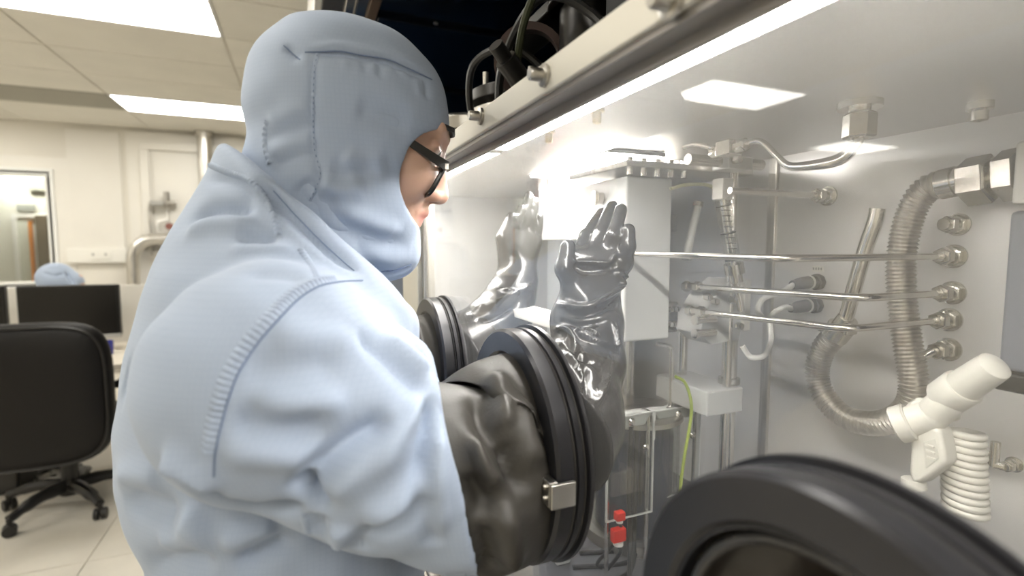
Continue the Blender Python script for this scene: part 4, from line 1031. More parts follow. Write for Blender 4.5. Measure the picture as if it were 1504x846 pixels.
yl = .96
kn = [A_(748, 352, yl), A_(762, 348, yl+.01), A_(776, 348, yl+.015), A_(786, 356, yl+.02)]
tp = [(A_(757, 330, yl), A_(766, 306, yl)), (A_(770, 318, yl+.01), A_(777, 288, yl+.01)), (A_(781, 322, yl+.01), A_(787, 296, yl+.01)), (A_(790, 335, yl+.02), A_(793, 318, yl+.02))]
wr = A_(762, 410, yl-.01)
sl = [np.array((.243, .866, 1.24)), np.array((.285, .885, 1.25)), A_(735, 470, .915), A_(752, 432, .94), A_(762, 412, .95)]
glove(gp3, .866, sl, [.086, .078, .058, .046, .036], wr, kn, tp, [.0112, .0118, .0112, .011], [A_(744, 395, yl), A_(738, 350, yl-.01), A_(751, 318, yl-.01)],
      [([(690, 460), (715, 452), (745, 440), (770, 424)], .006, .009), ([(700, 472), (730, 462), (765, 440)], .006, -.007), ([(735, 425), (760, 428), (782, 418)], .005, .006)], (.18, .74, 1.08), (.56, 1.06, 1.60), .0042)

# cuffs of the gloves folded out of the ports over the sleeves
def gauntlet(parent, py, ctr, rad, fl, seed):
    n, m = 110, 70; r_ = random.Random(seed); ph = [r_.uniform(0, 6.28) for _ in range(6)]
    cs = catmull(ctr, 12); rr = np.interp(np.linspace(0, len(rad)-1, len(cs)), range(len(rad)), rad)
    P = []; M_ = len(cs)
    for i, c in enumerate(cs):
        t = (cs[min(i+1, M_-1)]-cs[max(i-1, 0)]).normalized()
        e1 = (Vector((0, 0, 1))-t*t.z).normalized(); e2 = t.cross(e1); s = i/(M_-1)
        for k in range(n):
            a = 2*math.pi*k/n
            w_ = math.sin(math.pi*min(1, s*1.75))
            rr2 = rr[i]*(1+w_*(.05*math.sin(2*a+ph[0]+2.2*s)+.035*math.sin(3*a+ph[1]-4*s)))
            P.append(c+e1*rr2*math.cos(a)+e2*rr2*math.sin(a))
    P = np.array([list(p) for p in P]); F = []
    for i in range(M_-1):
        for k in range(n):
            F.append((i*n+k, i*n+(k+1) % n, (i+1)*n+(k+1) % n, (i+1)*n+k))
    F = np.array(F)
    folds(P, F, fl)
    return soft('glove_cuff', P, F, M_CUFF, parent)
M_CUFF = mat('glove_cuff_rubber', (.050, .046, .040), .48, var=.10, vscale=14, bump=.08, bscale=400)
gauntlet(gp2, .498, [(.245, .498, 1.240), (.215, .497, 1.240), (.188, .491, 1.232), (.162, .475, 1.222), (.142, .458, 1.234), (.108, .456, 1.254), (.06, .458, 1.285)], [.0935, .093, .096, .099, .085, .073, .055],
         [([(688, 640), (702, 670), (716, 697), (734, 718)], .007, .010), ([(692, 690), (705, 720), (718, 760)], .012, -.010), ([(738, 640), (750, 680), (772, 735)], .009, -.014), ([(726, 545), (735, 590), (742, 640)], .012, .009), ([(760, 580), (772, 640), (790, 690)], .012, .008),
          ([(700, 580), (712, 620), (735, 660)], .012, -.008), ([(735, 740), (748, 790), (752, 846)], .012, .010), ([(712, 770), (718, 810), (716, 846)], .008, -.008)], 3)
gauntlet(gp3, .866, [(.245, .866, 1.240), (.215, .866, 1.240), (.185, .865, 1.236), (.155, .865, 1.236), (.12, .866, 1.245), (.09, .866, 1.26)], [.0935, .093, .090, .085, .076, .066],
         [([(612, 470), (620, 500), (628, 530)], .010, .008)], 8)

# ================================================================== THE WORKER
PY = .62
def fabric(name, col, cell=.0046, depth=.035):
    m = mat(name, col, .72, spec=.25)
    nt = m.node_tree; b = nt.nodes['Principled BSDF']
    b.inputs['Sheen Weight'].default_value = .15; b.inputs['Sheen Roughness'].default_value = .4
    tc = nt.nodes.new('ShaderNodeTexCoord'); sp = nt.nodes.new('ShaderNodeSeparateXYZ'); nt.links.new(tc.outputs['Object'], sp.inputs[0])
    lines = []
    ad = nt.nodes.new('ShaderNodeMath'); ad.operation = 'MULTIPLY_ADD'; ad.inputs[1].default_value = -.75
    nt.links.new(sp.outputs['Y'], ad.inputs[0]); nt.links.new(sp.outputs['X'], ad.inputs[2])
    for src in (ad.outputs[0], sp.outputs['Z']):
        mu = nt.nodes.new('ShaderNodeMath'); mu.operation = 'MULTIPLY'; mu.inputs[1].default_value = 1/cell; nt.links.new(src, mu.inputs[0])
        fr = nt.nodes.new('ShaderNodeMath'); fr.operation = 'FRACT'; nt.links.new(mu.outputs[0], fr.inputs[0])
        pp = nt.nodes.new('ShaderNodeMath'); pp.operation = 'PINGPONG'; pp.inputs[1].default_value = .5; nt.links.new(fr.outputs[0], pp.inputs[0])
        r = nt.nodes.new('ShaderNodeMapRange'); r.inputs['From Min'].default_value = .04; r.inputs['From Max'].default_value = .16; nt.links.new(pp.outputs[0], r.inputs['Value'])
        lines.append(r)
    mn = nt.nodes.new('ShaderNodeMath'); mn.operation = 'MINIMUM'; nt.links.new(lines[0].outputs[0], mn.inputs[0]); nt.links.new(lines[1].outputs[0], mn.inputs[1])
    mx = nt.nodes.new('ShaderNodeMixRGB'); mx.inputs[1].default_value = (col[0]*(1-depth*1.2), col[1]*(1-depth), col[2]*(1-depth*.6), 1); mx.inputs[2].default_value = (*col, 1)
    nt.links.new(mn.outputs[0], mx.inputs[0]); nt.links.new(mx.outputs[0], b.inputs['Base Color'])
    nz = nt.nodes.new('ShaderNodeTexNoise'); nz.inputs['Scale'].default_value = 38; nz.inputs['Detail'].default_value = 4; nt.links.new(tc.outputs['Object'], nz.inputs['Vector'])
    bp = nt.nodes.new('ShaderNodeBump'); bp.inputs['Strength'].default_value = .12; bp.inputs['Distance'].default_value = .006
    nt.links.new(nz.outputs['Fac'], bp.inputs['Height']); nt.links.new(bp.outputs[0], b.inputs['Normal'])
    return m
SUIT = (.425, .50, .63)
M_SUIT = fabric('suit_fabric', SUIT)
M_SEAM = mat('suit_seam', (.50, .60, .78), .75)
M_STITCH = mat('suit_stitch', (.22, .28, .42), .8)
M_SKIN = mat('skin', (.60, .385, .285), .48, var=.05, vscale=60, bump=.06, bscale=500)
M_SKIN.node_tree.nodes['Principled BSDF'].inputs['Subsurface Weight'].default_value = .15
M_SKIN.node_tree.nodes['Principled BSDF'].inputs['Subsurface Radius'].default_value = (.006, .003, .0015)
M_HAIR = mat('hair_black', (.012, .010, .009), .5)
per = thing('person', 'person in a pale blue hooded cleanroom suit and black glasses, leaning to the window', 'person', (-.03, .66, 0))

# ---- coverall
zs = [.90, .98, 1.06, 1.13, 1.185, 1.21, 1.265, 1.318, 1.37, 1.425, 1.465, 1.50, 1.53, 1.57]
us = [None, None, None, 180, 150, 141, 149, 164, 188, 217, 252, 290, 318, 345]
axs = [.135, .145, .150, .152, .158, .160, .158, .155, .148, .138, .122, .105, .085, .06]
ays = [.17, .175, .18, .185, .185, .185, .19, .20, .205, .190, .155, .110, .080, .06]
ycs = [.66]*9+[.655, .65, .64, .63, .62]
xcs = []
for z, u, a, b, yc in zip(zs, us, axs, ays, ycs):
    if u is None: xcs.append(None); continue
    th = math.atan((u-752)/FPX)+YAW
    nx, ny = math.cos(th), -math.sin(th)
    xcs.append((math.sqrt((a*nx)**2+(b*ny)**2)-yc*ny)/nx)
for i in (2, 1, 0): xcs[i] = xcs[3]+.004*(3-i)
h = .0042
lo, hi = (-.32, .28, .70), (.26, 1.06, 1.62)
G = grid(lo, hi, h)
zz = G[2]
I_ = lambda t: np.interp(zz, zs, t).astype(np.float32)
ax_, ay_ = I_(axs), I_(ays)
rho = np.sqrt(((G[0]-I_(xcs))/ax_)**2+((G[1]-I_(ycs))/ay_)**2)
f = (rho-1)*np.minimum(ax_, ay_)
f = np.maximum(f, zz-1.585)
# trouser tops
for s in (-1, 1):
    f = smin(f, cap(G, (-.03, .66+s*.095, 1.0), (-.03, .66+s*.10, .60), .115, .10), .03)
# shoulders
SR = np.array(at(408, 560, 'y', .462)); CR = np.array(at(673, 690, 'y', .455))
sh = np.array(at(455, 440, 'y', .50))
f = smin(f, cap(G, (.0, .60, 1.43), (sh[0]+.005, .50, sh[2]-.062), .065, .060), .05)
f = smin(f, cap(G, (.0, .70, 1.43), (sh[0], .82, sh[2]-.062), .065, .060), .05)
# near sleeve
dirn = (CR-SR)/np.linalg.norm(CR-SR)
E_ = CR+dirn*.03
sl = chain(G, [np.array((sh[0], .475, sh[2]-.085)), SR, SR*.5+CR*.5+np.array((0, -.006, -.004)), E_], [.076, .093, .084, .087], .03)
n_ = np.array((.93, -.20, .20)); n_ /= np.linalg.norm(n_)
cut = (G[0]-CR[0])*n_[0]+(G[1]-CR[1])*n_[1]+(G[2]-CR[2])*n_[2]
sl = np.maximum(sl, cut)
f = smin(f, sl, .010)
inner = chain(G, [SR*.3+CR*.7, CR-dirn*.012, E_+dirn*.03], [.055, .078, .0855], .006)
f = np.maximum(f, -inner)
# far sleeve
SL = np.array((.0, .845, 1.345)); CL = np.array((.105, .866, 1.258))
sl2 = chain(G, [np.array((-.01, .83, 1.36)), SL, CL], [.085, .095, .080], .03)
d2 = (CL-SL)/np.linalg.norm(CL-SL)
sl2 = np.maximum(sl2, (G[0]-CL[0])*d2[0]+(G[1]-CL[1])*d2[1]+(G[2]-CL[2])*d2[2]-.02)
f = smin(f, sl2, .022)
f = np.maximum(f, -cap(G, SL*.4+CL*.6, CL+d2*.06, .06, .074))
# collar: cut by a plane that falls from the nape to the throat, opened for the hood
na = np.array(at(352, 226, 'y', .60)); fr = np.array(at(556, 408, 'y', .60))
pn = np.array((-(fr[2]-na[2]), 0, fr[0]-na[0])); pn = pn/np.linalg.norm(pn)
colr = chain(G, [np.array((.0, .625, 1.40)), (na*.55+fr*.45)+pn*.03], [.10, .098], .03)
f = smin(f, colr, .035)
f = smax(f, (G[0]-na[0])*pn[0]+(G[1])*0+(G[2]-na[2])*pn[2], .012)
mid = na*.55+fr*.45
f = np.maximum(f, -cap(G, mid-pn*.04, mid+pn*.08, .068, .092))
P, F = net(f, lo, h, 2)
body_folds = [
 # sleeve
 ([(447, 710), (472, 688), (510, 655), (545, 630), (580, 607)], .010, -.012), ([(470, 735), (510, 697), (555, 660), (592, 622)], .016, .007),
 ([(614, 720), (622, 665), (630, 615), (636, 574)], .007, -.011), ([(552, 700), (576, 655), (604, 615), (640, 572)], .009, .007),
 ([(520, 485), (560, 518), (600, 552), (632, 582)], .010, -.007), ([(560, 490), (600, 520), (634, 552)], .010, .006), ([(608, 500), (626, 526), (638, 556)], .006, -.005),
 ([(335, 613), (380, 624), (425, 630), (500, 622)], .014, -.007), ([(360, 596), (430, 604), (520, 592)], .013, .006), ([(320, 660), (370, 660), (420, 668), (470, 684)], .013, .006),
 ([(350, 545), (425, 537), (510, 530)], .016, -.004), ([(400, 505), (450, 500), (540, 508)], .015, .003),
 ([(664, 590), (676, 650), (682, 690), (684, 730)], .006, .004), ([(650, 590), (662, 680), (668, 760)], .007, -.008), ([(638, 620), (643, 700), (650, 800)], .008, .006), ([(628, 720), (632, 770), (638, 808)], .007, -.005),
 ([(520, 788), (560, 782), (600, 762), (626, 726)], .011, -.006), ([(530, 764), (575, 750), (612, 728)], .011, .006),
 ([(445, 700), (455, 725), (478, 750)], .007, -.018),
 # under the sleeve and the torso
 ([(250, 688), (288, 716), (325, 740), (404, 752), (446, 750)], .008, -.015), ([(240, 672), (275, 690), (320, 722)], .012, .009), ([(262, 757), (292, 772), (272, 738)], .012, .009),
 ([(340, 836), (390, 808), (420, 788), (441, 755)], .010, -.011), ([(320, 795), (380, 778), (425, 765)], .014, .008), ([(460, 760), (470, 800), (468, 846)], .009, -.007), ([(492, 770), (500, 810), (494, 846)], .012, .006), ([(525, 790), (528, 820), (520, 846)], .010, -.006),
 ([(142, 734), (209, 742), (262, 758)], .016, -.008), ([(150, 702), (200, 700), (240, 705)], .016, .005), ([(178, 540), (208, 610), (246, 690)], .018, -.006), ([(200, 846), (250, 826), (320, 818)], .014, -.007), ([(230, 800), (270, 795), (320, 800)], .016, .005),
 # shoulder, yoke and collar
 ([(276, 324), (318, 306), (380, 312)], .009, -.007), ([(270, 345), (320, 328), (385, 332)], .010, .005), ([(345, 352), (381, 352), (408, 348)], .007, -.005), ([(335, 366), (385, 366), (440, 372)], .009, .004),
 ([(360, 400), (410, 402), (450, 412)], .010, -.003), ([(372, 256), (420, 308), (480, 365), (534, 402)], .007, -.009), ([(352, 246), (400, 300), (450, 345), (505, 392)], .008, .005),
 ([(300, 262), (345, 268), (380, 300)], .008, -.005), ([(470, 365), (500, 372), (520, 395)], .006, -.005)]
folds(P, F, body_folds)
# loose cloth: small low waves everywhere
N = vnormals(P, F)
wv = .35*.0012*np.sin(P[:, 2]*70+np.sin(P[:, 1]*31)*1.7+P[:, 0]*25)+.0009*np.sin(P[:, 0]*95+P[:, 1]*60+np.sin(P[:, 2]*40)*2)
P = P+N*wv[:, None]
P = lap(P, F, .4)
suit = soft('coverall', P, F, M_SUIT, per)
suit_tree = bvh(P, F)
# ---- trouser legs and overboots
for s in (-1, 1):
    y = .66+s*.105
    obj('trouser_leg', MB().tube(catmull([(-.03, y, .72), (-.035, y, .5), (-.05, y, .32), (-.055, y, .16)], 5), [.106]*5+[.104]*5+[.095]*5+[.085], 24), M_SUIT, per, ang=80)
    bt = MB(); prof = catmull([(-.06, y, .20), (-.062, y, .10), (-.055, y, .055)], 5)
    bt.tube(prof, [.082]*len(prof), 20)
    bt.ball((.0, y, .052), (.145, .052, .050), 24, 14)
    obj('overboot', bt, mat('overboot_white', (.78, .80, .84), .6), per, ang=80)
    obj('sole', MB().prism([(.0+.15*math.cos(a), y+.055*math.sin(a), 0) for a in np.linspace(0, 2*math.pi, 25)[:-1]], (0, 0, .022)), M_GREYPL, per, bevel=.003)

# ---- seams laid on the cloth
def ribbon(name, tree, pts, half, pitch, amp, m, parent, off=.0012, side=0.0, rows=5):
    P_, N_ = on_surface(tree, pts, 10)
    if len(P_) < 3: return
    L = [0]
    for i in range(1, len(P_)): L.append(L[-1]+(P_[i]-P_[i-1]).length)
    a = np.array([list(p) for p in P_]); nn = np.array([list(p) for p in N_])
    K = max(6, int(L[-1]/(pitch/6))); vs, fs = [], []
    for i in range(K+1):
        s = L[-1]*i/K
        p = Vector([np.interp(s, L, a[:, c]) for c in range(3)]); n = Vector([np.interp(s, L, nn[:, c]) for c in range(3)]).normalized()
        s2 = min(L[-1], s+.004); s1 = max(0, s-.004)
        t = (Vector([np.interp(s2, L, a[:, c]) for c in range(3)])-Vector([np.interp(s1, L, a[:, c]) for c in range(3)])).normalized()
        b = t.cross(n)
        for r in range(rows):
            x = (r/(rows-1)*2-1)
            q = p+b*(half*(x+side))
            hp = tree.find_nearest(q)
            base = hp[0] if hp[0] is not None else q
            hgt = (1-x*x)*off+max(0, 1-abs(x))*amp*(.5+.5*math.sin(2*math.pi*s/pitch+x*.9+.6*math.sin(s*90)))-.0006*abs(x)
            vs.append(base+n*hgt)
    for i in range(K):
        for r in range(rows-1):
            fs.append((i*rows+r, i*rows+r+1, (i+1)*rows+r+1, (i+1)*rows+r))
    return obj(name, MB().add(vs, fs), m, parent, ang=80)
def stitch(name, tree, pts, r, parent, m, lift=.0004):
    P_, N_ = on_surface(tree, pts, 8)
    if len(P_) < 3: return
    return obj(name, MB().tube([p+n*lift for p, n in zip(P_, N_)], r, 6), m, parent)
arm = [(532, 412), (500, 414), (468, 421), (438, 440), (405, 474), (376, 508), (352, 545), (336, 585), (324, 630), (316, 668), (314, 700)]
ribbon('seam', suit_tree, [(u-11, v-5) for u, v in arm[1:-1]], .0065, .0042, .0022, M_SUIT, suit, side=0)
stitch('stitching', suit_tree, arm, .0008, suit, M_STITCH)
ribbon('seam', suit_tree, [(300, 238), (330, 252), (358, 262), (385, 282), (400, 310), (410, 345)], .0042, .0040, .0016, M_SUIT, suit)
ribbon('seam', suit_tree, [(441, 366), (452, 382), (462, 398), (468, 414)], .0038, .0040, .0016, M_SUIT, suit)
ribbon('seam', suit_tree, [(446, 756), (452, 790), (455, 820), (458, 846)], .0042, .0052, .0008, M_SUIT, suit)
stitch('stitching', suit_tree, [(402, 280), (440, 322), (480, 362), (520, 398)], .0006, suit, M_STITCH)

# ---- head (skin) : face forward +x, pitched down
PH = R(19)
fv = np.array((math.cos(PH), 0, -math.sin(PH))); uv = np.array((math.sin(PH), 0, math.cos(PH))); yv = np.array((0, 1, 0))
tip = np.array(at(653, 291, 'y', PY))
HC = tip-(fv*.113+uv*(-.043))
Hd = lambda x, y, z: HC+fv*x+yv*y+uv*z
MH = np.stack([fv, yv, uv], 1)
h = .0024; lo, hi = HC-np.array((.12, .10, .17)), HC+np.array((.14, .10, .13)); lo = tuple(lo)
G = grid(lo, hi, h)
f = ell(G, Hd(-.012, 0, .020), (.088, .070, .078), MH)
f = smin(f, ell(G, Hd(.030, 0, -.030), (.062, .062, .088), MH), .03)
f = smin(f, ell(G, Hd(.062, 0, -.096), (.030, .030, .022), MH), .025)
f = smin(f, cap(G, Hd(-.02, 0, -.06), Hd(-.075, 0, -.17), .055, .058), .02)
for s in (-1, 1):
    f = smin(f, ell(G, Hd(.058, s*.040, -.036), (.030, .026, .026), MH), .02)            # cheek
    f = smin(f, cap(G, Hd(.085, s*.012, .021), Hd(.072, s*.046, .020), .010, .008), .014)    # brow ridge
    f = smax(f, -ell(G, Hd(.097, s*.031, .0), (.017, .021, .013), MH), .010)              # socket
    f = smin(f, cap(G, Hd(.0825, s*.017, .001), Hd(.0735, s*.047, -.001), .0075, .006), .004)  # closed-down lid mass
    f = smin(f, ell(G, Hd(.0945, s*.0135, -.0475), (.011, .0085, .0085), MH), .006)         # nostril wing
    f = smin(f, ell(G, Hd(-.012, s*.075, -.008), (.018, .010, .030), MH), .006)            # ear
f = smin(f, chain(G, [Hd(.086, 0, .012), Hd(.098, 0, -.020), Hd(.106, 0, -.042)], [.0075, .0085, .0115], .006), .011)
f = smin(f, cap(G, Hd(.094, 0, -.048), Hd(.085, 0, -.060), .007, .009), .008)
f = smin(f, chain(G, [Hd(.079, -.021, -.0735), Hd(.0925, 0, -.0685), Hd(.079, .021, -.0735)], [.004, .0068, .004], .006), .006)
f = smin(f, chain(G, [Hd(.078, -.018, -.0795), Hd(.0885, 0, -.0825), Hd(.078, .018, -.0795)], [.004, .0068, .004], .006), .005)
for s in (-1, 1): f = smax(f, -ell(G, Hd(.0985, s*.0075, -.0545), (.005, .0036, .0045), MH), .003)
P, F = net(f, lo, h, 1)
body = soft('body', P, F, M_SKIN, per)
# lips and blush are the skin's own colour: stored per vertex
at_ = body.data.color_attributes.new('tone', 'FLOAT_COLOR', 'POINT')
Lc = np.array([(v.co+ORG['person']) for v in body.data.vertices])-HC
lx, ly, lz = Lc@fv, Lc@yv, Lc@uv
lip = np.exp(-((lz+.076)/.0085)**4)*np.exp(-(ly/.022)**4)*(lx > .072)
base = np.array((.60, .385, .285)); lipc = np.array((.62, .27, .235)); pink = np.array((.62, .33, .25))
nose = np.exp(-(((lx-.108)/.018)**2+((lz+.045)/.016)**2))*.6
rn = np.random.RandomState(4)
tone = base[None, :]*(1-lip[:, None]*.8)+lipc*lip[:, None]*.8
tone = tone*(1-nose[:, None]*.5)+pink*nose[:, None]*.5
at_.data.foreach_set('color', np.concatenate([tone, np.ones((len(tone), 1))], 1).astype(np.float32).ravel())
nt = M_SKIN.node_tree; an = nt.nodes.new('ShaderNodeAttribute'); an.attribute_name = 'tone'
nt.links.new(an.outputs['Color'], nt.nodes['Principled BSDF'].inputs['Base Color'])
head_tree = bvh(P, F)
for s in (-1, 1):
    ec = Hd(.0735, s*.031, -.001)
    e = obj('eye', MB().ball(ec, .0118, 18, 12), mat('eye_white', (.78, .76, .72), .2), per, ang=80)
    gz = (fv*.80+yv*(-.0)-np.array((0, 0, 1))*.35); gz /= np.linalg.norm(gz)
    obj('iris', MB().lathe([(0, .0122), (.003, .0121), (.0058, .0108), (.0060, .0100)], ec, gz, 18), mat('iris_dark', (.02, .012, .008), .15), e)
    obj('eyebrow', MB().tube([Vector(Hd(.093-.004*abs(k-1)-.012*(k > 2), s*(.014+.0105*k), .024+.002*min(k, 2)-.002*(k > 2))) for k in range(4)], [.0028, .0036, .0034, .002], 8), M_HAIR, per)
hb = MB(); rr = random.Random(11)
for k in range(26):
    a = rr.uniform(-.5, .6); z0 = .078
    p0 = Vector(Hd(.080*math.cos(a*.75)-.006, .066*math.sin(a), .050)); p1 = Vector(Hd(.0885*math.cos(a*.75)-.004, .069*math.sin(a), .032+rr.uniform(-.004, .006)))
    hb.tube([p0, (p0+p1)/2+Vector(fv)*.003, p1], [.0035, .0032, .0010], 6)
obj('fringe', hb, M_HAIR, per)
# ---- hood
h = .0028; Y0 = PY
T_ = lambda u, v, y=PY: np.array(at(u, v, 'y', y))
lo = (-.12, .49, 1.33); hi = (.24, .75, 1.72)
G = grid(lo, hi, h)
f = ell(G, T_(517, 172), (.104, .092, .098))
f = smin(f, ell(G, Hd(-.014, 0, .022), (.101, .080, .087), MH), .02)
f = smin(f, ell(G, T_(470, 150), (.070, .080, .080)), .03)
f = smin(f, ell(G, T_(500, 285), (.090, .084, .084)), .04)
f = smin(f, chain(G, [T_(530, 335), T_(564, 358), T_(576, 373)], [.056, .038, .029], .02), .03)
f = smin(f, cap(G, T_(465, 300), T_(440, 420), .078, .078), .03)
f = smin(f, cap(G, T_(424, 78), T_(440, 100), .006, .03), .03)
f = np.maximum(f, -(f+.0075))
oc = T_(671, 268, .57)
rx_, rz_ = (671-580)*.0008*.93, 78*.0008*.95
f = smax(f, -((np.sqrt(((G[0]-oc[0])/rx_)**2+((G[2]-oc[2])/rz_)**2)-1)*rz_), .003)
# trim what would stand below the collar
f = np.maximum(f, -((G[0]-na[0])*pn[0]+(G[2]-na[2])*pn[2]+.030))
P, F = net(f, lo, h, 2)
hood_folds = [([(520, 158), (560, 172), (606, 184)], .014, -.003), ([(388, 186), (425, 168), (465, 150)], .008, .003), ([(386, 204), (425, 190), (462, 182)], .0068, -.003), ([(390, 226), (428, 212), (466, 202)], .008, .003), ([(394, 244), (425, 232), (465, 218)], .0068, -.0035),
 ([(465, 268), (500, 280), (540, 270)], .009, .006), ([(480, 250), (520, 255), (560, 236)], .009, -.005), ([(500, 225), (530, 240), (572, 232)], .008, .005), ([(440, 262), (462, 284), (500, 298)], .008, -.005),
 ([(450, 305), (510, 338), (560, 356), (606, 364)], .009, -.006), ([(490, 306), (545, 328), (592, 345)], .012, .004), ([(490, 352), (545, 376), (606, 380)], .011, .004), ([(545, 405), (575, 402), (605, 392)], .004, -.004), ([(520, 360), (545, 392), (560, 404)], .007, -.006),
 ([(448, 78), (474, 77), (500, 76), (531, 82), (569, 88), (597, 100), (616, 109), (634, 118)], .0042, -.0045), ([(450, 70), (500, 66), (560, 76), (600, 90), (630, 106)], .005, .0015),
 ([(417, 68), (428, 77), (441, 88)], .004, -.004), ([(466, 80), (461, 101), (460, 148), (462, 219), (470, 252), (467, 271), (454, 295)], .004, -.003)]
for k, u in enumerate(range(492, 630, 11)):
    v = np.interp(u, [450, 500, 531, 569, 597, 634], [77, 75, 81, 87, 99, 118])
    u += rr.uniform(-4, 4); ln = rr.uniform(10, 34); hood_folds.append(([(u, v+1), (u+2, v+ln*.5), (u+rr.uniform(1, 7), v+ln)], rr.uniform(.0034, .0055), rr.uniform(.0008, .0016) if k % 2 else -rr.uniform(.0008, .002)))
hood_folds = [(a, wd*1.5, am*.85) if .0065 < wd < .012 else (a, wd, am) for a, wd, am in hood_folds]
folds(P, F, hood_folds)
N = vnormals(P, F)
P = P+N*(.0007*np.sin(P[:, 2]*120+P[:, 0]*40+np.sin(P[:, 0]*70)))[:, None]
P = lap(P, F, .3)
hood = soft('hood', P, F, M_SUIT, per)
hood_tree = bvh(P, F)
side = [(467, 78), (462, 101), (460, 148), (460, 185), (462, 219), (470, 252), (467, 271), (454, 295)]
ribbon('seam', hood_tree, side, .0030, .0056, .0008, M_SUIT, hood, off=.0008)
stitch('stitching', hood_tree, side, .0007, hood, M_STITCH)
stitch('stitching', hood_tree, [(448, 77), (474, 76), (500, 75), (531, 81), (569, 87), (597, 99), (616, 108), (634, 117)], .0008, hood, M_STITCH)
stitch('stitching', hood_tree, [(417, 67), (428, 77), (441, 88)], .0007, hood, M_STITCH)
stitch('stitching', hood_tree, [(560, 398), (580, 396), (604, 388)], .0006, hood, M_STITCH)
#stitch('face_hem', hood_tree, [(640, 190), (615, 196), (596, 210), (583, 235), (577, 265), (577, 300), (583, 325), (597, 345)], .0012, hood, M_SUIT)
ribbon('nape_seam', hood_tree, [(392, 178), (388, 198), (390, 220), (396, 240)], .004, .006, .002, M_SUIT, hood)
# ---- glasses
M_FRAME = mat('glasses_frame', (.012, .012, .012), .28)
y0 = .553
p0, p1 = at(590, 201, 'y', y0), at(656, 244, 'y', y0)
gf = (p1-p0).normalized(); gu = Vector((-gf.z, 0, gf.x)); gy = Vector((0, 1, 0))
yw = (PY-y0)*2
gs = link(bpy.data.objects.new('glasses', None)); gs.parent = per; ORG['glasses'] = ORG['person']
def gpt(y, a, d=0): return p1+gy*y+gu*a+gf*d
for c in (yw*.26, yw*.74):
    ring = []
    for k in range(40):
        a = 2*math.pi*k/40; e = 4.5
        fx = math.copysign(abs(math.cos(a))**(2/e), math.cos(a)); fz = math.copysign(abs(math.sin(a))**(2/e), math.sin(a))
        ring.append(gpt(c+fx*.0275, -.0165+fz*.0175))
    obj('rim', MB().tube(ring+[ring[0]], .0029, 8), M_FRAME, gs)
    obj('lens', MB().prism([q-gf*.0006 for q in ring], gf*.0012), glass_pane_mat('lens_clear', (.93, .95, .96), .01, .01), gs, smooth=False)
obj('bridge', MB().tube(catmull([gpt(yw*.26+.027, -.010), gpt(yw*.5, -.006, .002), gpt(yw*.74-.027, -.010)], 5), .0024, 8), M_FRAME, gs)
for s, y in ((-1, 0.0), (1, yw)):
    a0, a1, a2 = gpt(y, .0, .001), gpt(y, .0, -.03), gpt(y, .001, -.115)
    mb = MB()
    vs, fs = [], []
    for i, (q, hh) in enumerate(((a0, .0056), (a1, .0046), (gpt(y, .0005, -.07), .0038), (a2, .003))):
        for (dy, du) in ((-.0013, -hh), (.0013, -hh), (.0013, hh), (-.0013, hh)): vs.append(q+gy*dy+gu*du)
    for i in range(3):
        for k in range(4): fs.append((i*4+k, i*4+(k+1) % 4, (i+1)*4+(k+1) % 4, (i+1)*4+k))
    fs += [(3, 2, 1, 0), (12, 13, 14, 15)]
    obj('temple', mb.add(vs, fs), M_FRAME, gs, bevel=.0006)
    obj('hinge', MB().box(a0-Vector((.003, .0015, .003)), a0+Vector((.001, .0015, .003))), M_DARKSTEEL, gs, smooth=False)

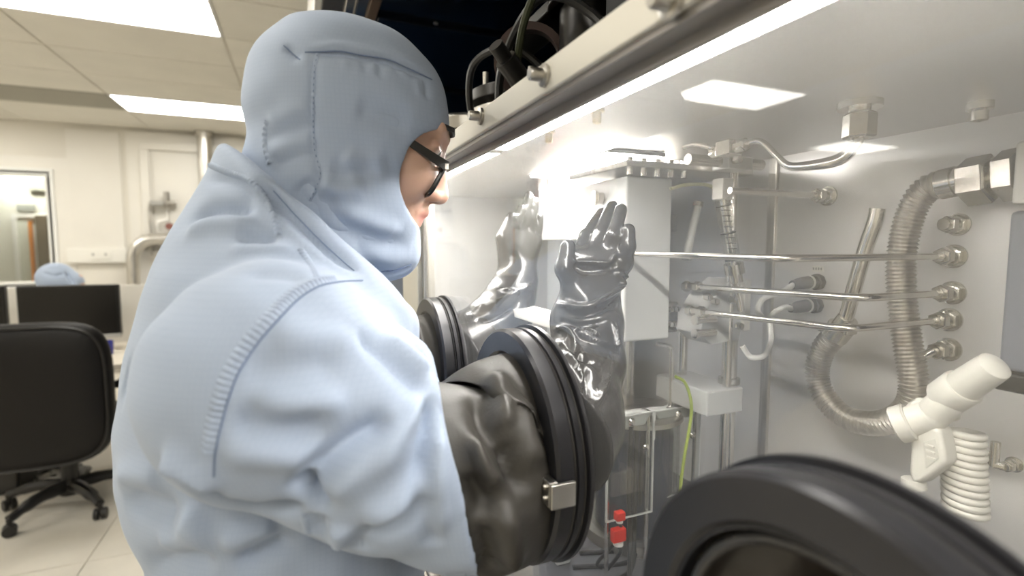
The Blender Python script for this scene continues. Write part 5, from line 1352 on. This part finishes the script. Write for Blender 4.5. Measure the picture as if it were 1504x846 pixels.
# ================================================================== SEATED COLLEAGUE
hx = at(83, 405, 'y', 4.95)
pt = thing('person', 'seated person in a blue hood, only the head showing over the monitors', 'person', (hx.x, 5.0, 0))
h = .016; lo = (hx.x-.35, 4.6, .40); hi = (hx.x+.45, 5.45, hx.z+.2)
G = grid(lo, hi, h); X = hx.x
f = chain(G, [(X, 5.08, .58), (X, 5.05, .80), (X+.01, 5.0, 1.02)], [.16, .155, .15], .05)
for s in (-1, 1):
    f = smin(f, chain(G, [(X+s*.17, 5.0, 1.04), (X+s*.25, 4.92, .84), (X+s*.14, 4.74, .83)], [.07, .055, .042], .02), .04)
    f = smin(f, chain(G, [(X+s*.1, 5.08, .55), (X+s*.13, 4.72, .55), (X+s*.13, 4.70, .45)], [.085, .07, .06], .02), .03)
P, F = net(f, lo, h, 2)
soft('coverall', P, F, M_SUIT, pt)
h = .007; lo = (X-.2, 4.80, 1.0); hi = (X+.22, 5.2, hx.z+.2)
G = grid(lo, hi, h); zt = at(80, 386, 'y', 4.95).z; zc = zt-.12
hd = smin(ell(G, (X-.01, 4.97, zc), (.125, .12, .12)), ell(G, (X+.09, 4.96, zc-.03), (.075, .08, .075)), .03)
hd = smin(hd, cap(G, (X, 4.99, zc-.05), (X, 5.0, 1.02), .09, .11), .04)
P, F = net(hd, lo, h, 2)
folds(P, F, [([(98, 398), (104, 410), (110, 418)], .015, -.014), ([(60, 400), (80, 405), (95, 402)], .014, -.008), ([(70, 392), (90, 392)], .014, .006)])
hood2 = soft('hood', P, F, M_SUIT, pt)
for s in (-1, 1):
    obj('shin', MB().tube([(X+s*.13, 4.70, .46), (X+s*.13, 4.74, .1)], [.058, .048], 16), M_SUIT, pt)
    obj('shoe', MB().ball((X+s*.13, 4.68, .05), (.05, .13, .05), 20, 10), mat('overboot_pale', (.75, .78, .82), .6), pt)
obj('body', MB().ball((X+.13, 4.96, zc-.04), (.034, .055, .07), 20, 14).cyl((X, 4.93, zc-.2), (X, 4.93, zc-.04), .05, n=16), mat('skin_plain', (.60, .385, .285), .5), pt)
t = thing('visitor_chair', 'chair the seated colleague sits on, hidden by the monitors', 'chair', (X, 5.1, 0))
obj('seat', MB().box((X-.23, 4.86, .39), (X+.23, 5.30, .43)), M_BLACKPL, t, bevel=.01)
obj('backrest', MB().box((X-.21, 5.29, .5), (X+.21, 5.33, .92)), M_BLACKPL, t, bevel=.01)
for s in (-1, 1):
    obj('upright', MB().box((X+s*.19-.012, 5.28, .43), (X+s*.19+.012, 5.30, .6)), M_DARKSTEEL, t)
    for yy in (4.9, 5.26): obj('leg', MB().cyl((X+s*.2, yy, 0), (X+s*.2, yy, .39), .012, n=10), M_DARKSTEEL, t)
